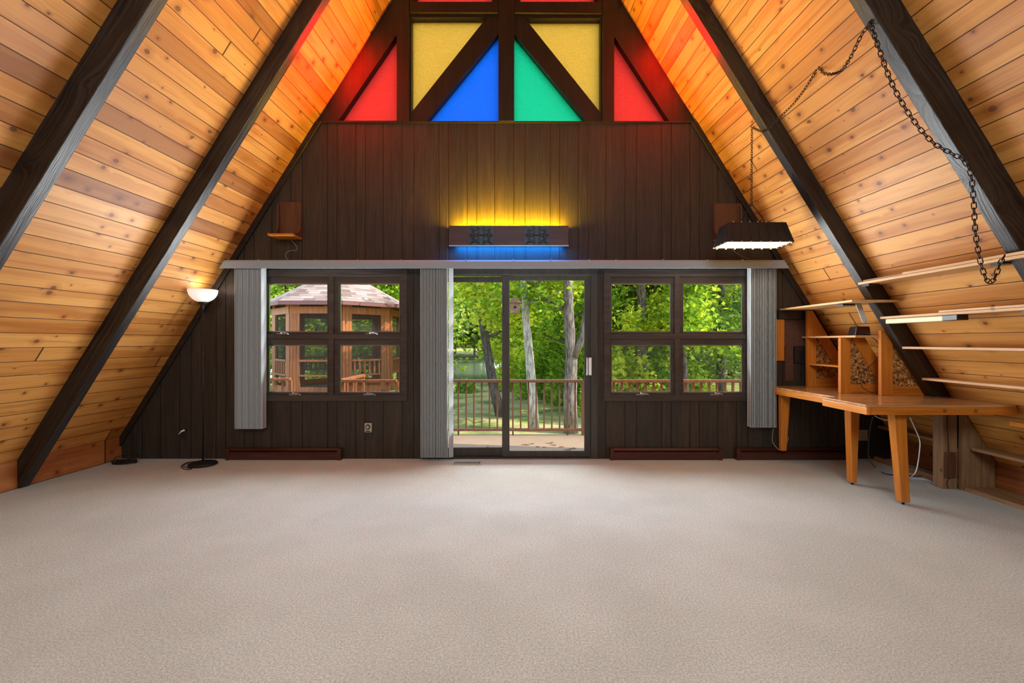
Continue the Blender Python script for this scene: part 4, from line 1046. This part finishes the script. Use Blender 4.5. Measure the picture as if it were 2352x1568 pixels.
mb = MB(); x_, y_ = gx_(1312, 10.6), 10.6; mb.tube([(x_+.06, y_, EYE-.35), (x_+.25, y_, EYE+.1), (x_+.33, y_, EYE+.6), (x_+.36, y_, EYE+1.1)], [.10, .085, .07, .05], 9); mb.build('forked_limb', M['bark'], c3)
tree(gx_(1467, 13), 13., 'thick-trunked tree behind the right windows, left pane', tr((.1, 0, 0), 6, .19, seed=4), 'bark', 'leaf2', 8500, .10, 4, -.6, 2.6, 1.7)
tree(gx_(1300, 15), 15.5, 'leafy tree behind the thick forked tree', tr((.3, 0, 0), 6, .12, seed=5), 'bark', 'leaf', 9000, .10, 5, -.8, 3.5, 2.4)
tree(gx_(1575, 12), 12.3, 'bright green tree behind the right windows, right pane', tr((.2, 0, 0), 6, .11, seed=6), 'bark_dark', 'leaf', 6500, .09, 6, -.3, 2.2, 1.5)
tree(gx_(1690, 14), 15., 'dark evergreen behind the right windows, far right', tr((0, 0, 0), 7, .16, seed=7), 'bark_dark', 'needle', 14000, .10, 7, -2.0, 4., 2.6, clusters=40, branches=12)
tree(gx_(1440, 17), 17.5, 'dark evergreen standing behind the thick trunk in the right windows', tr((0, 0, 0), 7, .16, seed=8), 'bark_dark', 'needle', 16000, .11, 8, -2.0, 4., 3.0, clusters=46, branches=12)
tree(gx_(1580, 18), 18.5, 'dark evergreen filling the gap behind the right windows', tr((0, 0, 0), 7, .16, seed=9), 'bark', 'needle', 16000, .12, 18, -2.0, 4., 3.0, clusters=46, branches=12)
tree(gx_(640, 17), 17.5, 'leafy tree behind the left side of the gazebo', tr((.1, 0, 0), 7, .24, seed=10), 'bark', 'leaf', 12000, .11, 10, -1.5, 5, 3.0, clusters=40)
tree(gx_(740, 19), 19.5, 'green tree seen through the gazebo screens', tr((.1, 0, 0), 7, .22, seed=11), 'bark', 'leaf', 12000, .12, 11, -1.6, 5, 3.0, clusters=40)
tree(gx_(880, 20), 20.5, 'green tree behind the right side of the gazebo', tr((.1, 0, 0), 7, .2, seed=12), 'bark_dark', 'leaf', 11000, .12, 12, -1.6, 4.2, 2.8, clusters=40)
# farther woods: trees copied round the clearing
proto = tree(gx_(1262, 27), 27., 'mid-distance green trees in the woods beyond the lawn', tr((.2, 0, 0), 8, .2, seed=13), 'bark', 'leaf2', 9000, .24, 13, -1.9, 6.5, 3.2, group='woods beyond the lawn', clusters=44)
def copy_tree(o, loc, rz, sc, label=None, group=None):
    c = o.copy(); C.objects.link(c); c.location = loc; c.rotation_euler = (0, 0, rz); c.scale = (sc, sc, sc)
    if label: c['label'] = label
    if group: c['group'] = group
    for ch in o.children:
        d_ = ch.copy(); C.objects.link(d_); d_.parent = c; d_.matrix_parent_inverse = ch.matrix_parent_inverse.copy()
    return c
rnd = random.Random(11)
for px, d_ in ((1235, 30), (1290, 25), (1350, 28), (1420, 26), (1500, 28), (1590, 27), (1680, 28), (1760, 26), (560, 27), (640, 30), (730, 28), (830, 31), (900, 33)):
    copy_tree(proto, (gx_(px, d_), d_, GZ-.1), rnd.uniform(0, 6.2), rnd.uniform(.85, 1.2))
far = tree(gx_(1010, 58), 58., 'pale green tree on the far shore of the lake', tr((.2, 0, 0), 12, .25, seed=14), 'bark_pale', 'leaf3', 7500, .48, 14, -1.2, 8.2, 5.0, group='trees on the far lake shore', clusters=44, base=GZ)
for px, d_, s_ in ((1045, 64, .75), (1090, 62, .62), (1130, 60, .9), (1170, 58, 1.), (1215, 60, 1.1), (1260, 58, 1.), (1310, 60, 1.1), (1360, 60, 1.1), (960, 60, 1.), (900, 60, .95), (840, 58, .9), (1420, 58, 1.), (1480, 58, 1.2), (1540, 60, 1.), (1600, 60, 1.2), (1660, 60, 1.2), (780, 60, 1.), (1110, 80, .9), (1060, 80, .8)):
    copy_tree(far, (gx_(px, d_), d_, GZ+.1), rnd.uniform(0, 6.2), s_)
# shrubs at the lawn edge
def shrub(px, d_, n, R_, H_, leafm, label, seed, size=.1, group=None):
    rs = np.random.RandomState(seed); x, y = gx_(px, d_), d_
    r = empty('shrub', (x, y, GZ-.2), label=label, cat='shrub', group=group)
    ph = rs.uniform(0, 2*PI, n); th = np.arccos(rs.uniform(0, 1, n)); rad = rs.uniform(.35, 1., n)**.4*(1+.25*np.sin(ph*5+seed))
    pts = np.stack([R_*rad*np.sin(th)*np.cos(ph), R_*rad*np.sin(th)*np.sin(ph), .2+H_*rad*np.cos(th)], 1)
    o = bpy.data.objects.new('foliage', leaf_mesh('foliage', pts, size, M[leafm], seed)); C.objects.link(o); o.parent = r
    mb = MB()
    for i in range(6):
        a = i*1.05; mb.tube([(x, y, GZ-.2), (x+.3*R_*math.cos(a), y+.3*R_*math.sin(a), GZ+.2+H_*.3), (x+.6*R_*math.cos(a), y+.6*R_*math.sin(a), GZ+H_*.6)], [.02, .015, .008], 5)
    mb.build('stem', M['bark_dark'], r)
    return r
shrub(1265, 17.5, 4500, 1.3, 1.9, 'leaf', 'rounded green shrub at the lawn edge left of the thick forked tree', 21)
shrub(1205, 20, 4500, 1.2, 1.7, 'leaf2', 'yellow-green shrub at the lawn edge behind the pale-barked tree', 22)
shrub(1345, 15.5, 4500, 1.2, 2.0, 'leaf', 'rounded green shrub at the lawn edge by the right edge of the door', 23)
shrub(1430, 12.8, 3600, 1.0, 1.7, 'leaf2', 'bright shrub below the left pane of the right windows', 24)
shrub(1550, 13.2, 3600, 1.1, 1.5, 'leaf', 'green shrub below the middle of the right windows', 25)
shrub(1070, 19, 500, .45, .55, 'leaf', 'small low plant on the lawn left of the dark leaning tree', 26, .09)
# birdhouse on the tree
bx = empty('birdhouse', (gx_(1183, 10.4), 10.4, EYE+.75), label='small brown birdhouse hanging in the trees behind the centre stile of the door', cat='birdhouse')
q = P(1183, 706, 10.4)
mb = MB(); mb.prism([(q.x-.11, q.z-.13), (q.x+.11, q.z-.13), (q.x+.11, q.z+.10), (q.x-.11, q.z+.10)], 10.3, 10.52); mb.build('box', M['greywood'], bx)
mb = MB(); mb.prism([(q.x-.14, q.z+.10), (q.x+.16, q.z+.10), (q.x+.0, q.z+.24), (q.x-.03, q.z+.24)], 10.26, 10.56); mb.build('roof', M['greywood'], bx)
mb = MB(); mb.prism([(q.x+.028*math.cos(a), q.z+.028*math.sin(a)) for a in [i*PI/8 for i in range(16)]], 10.295, 10.30); mb.build('entrance_hole', M['black'], bx)
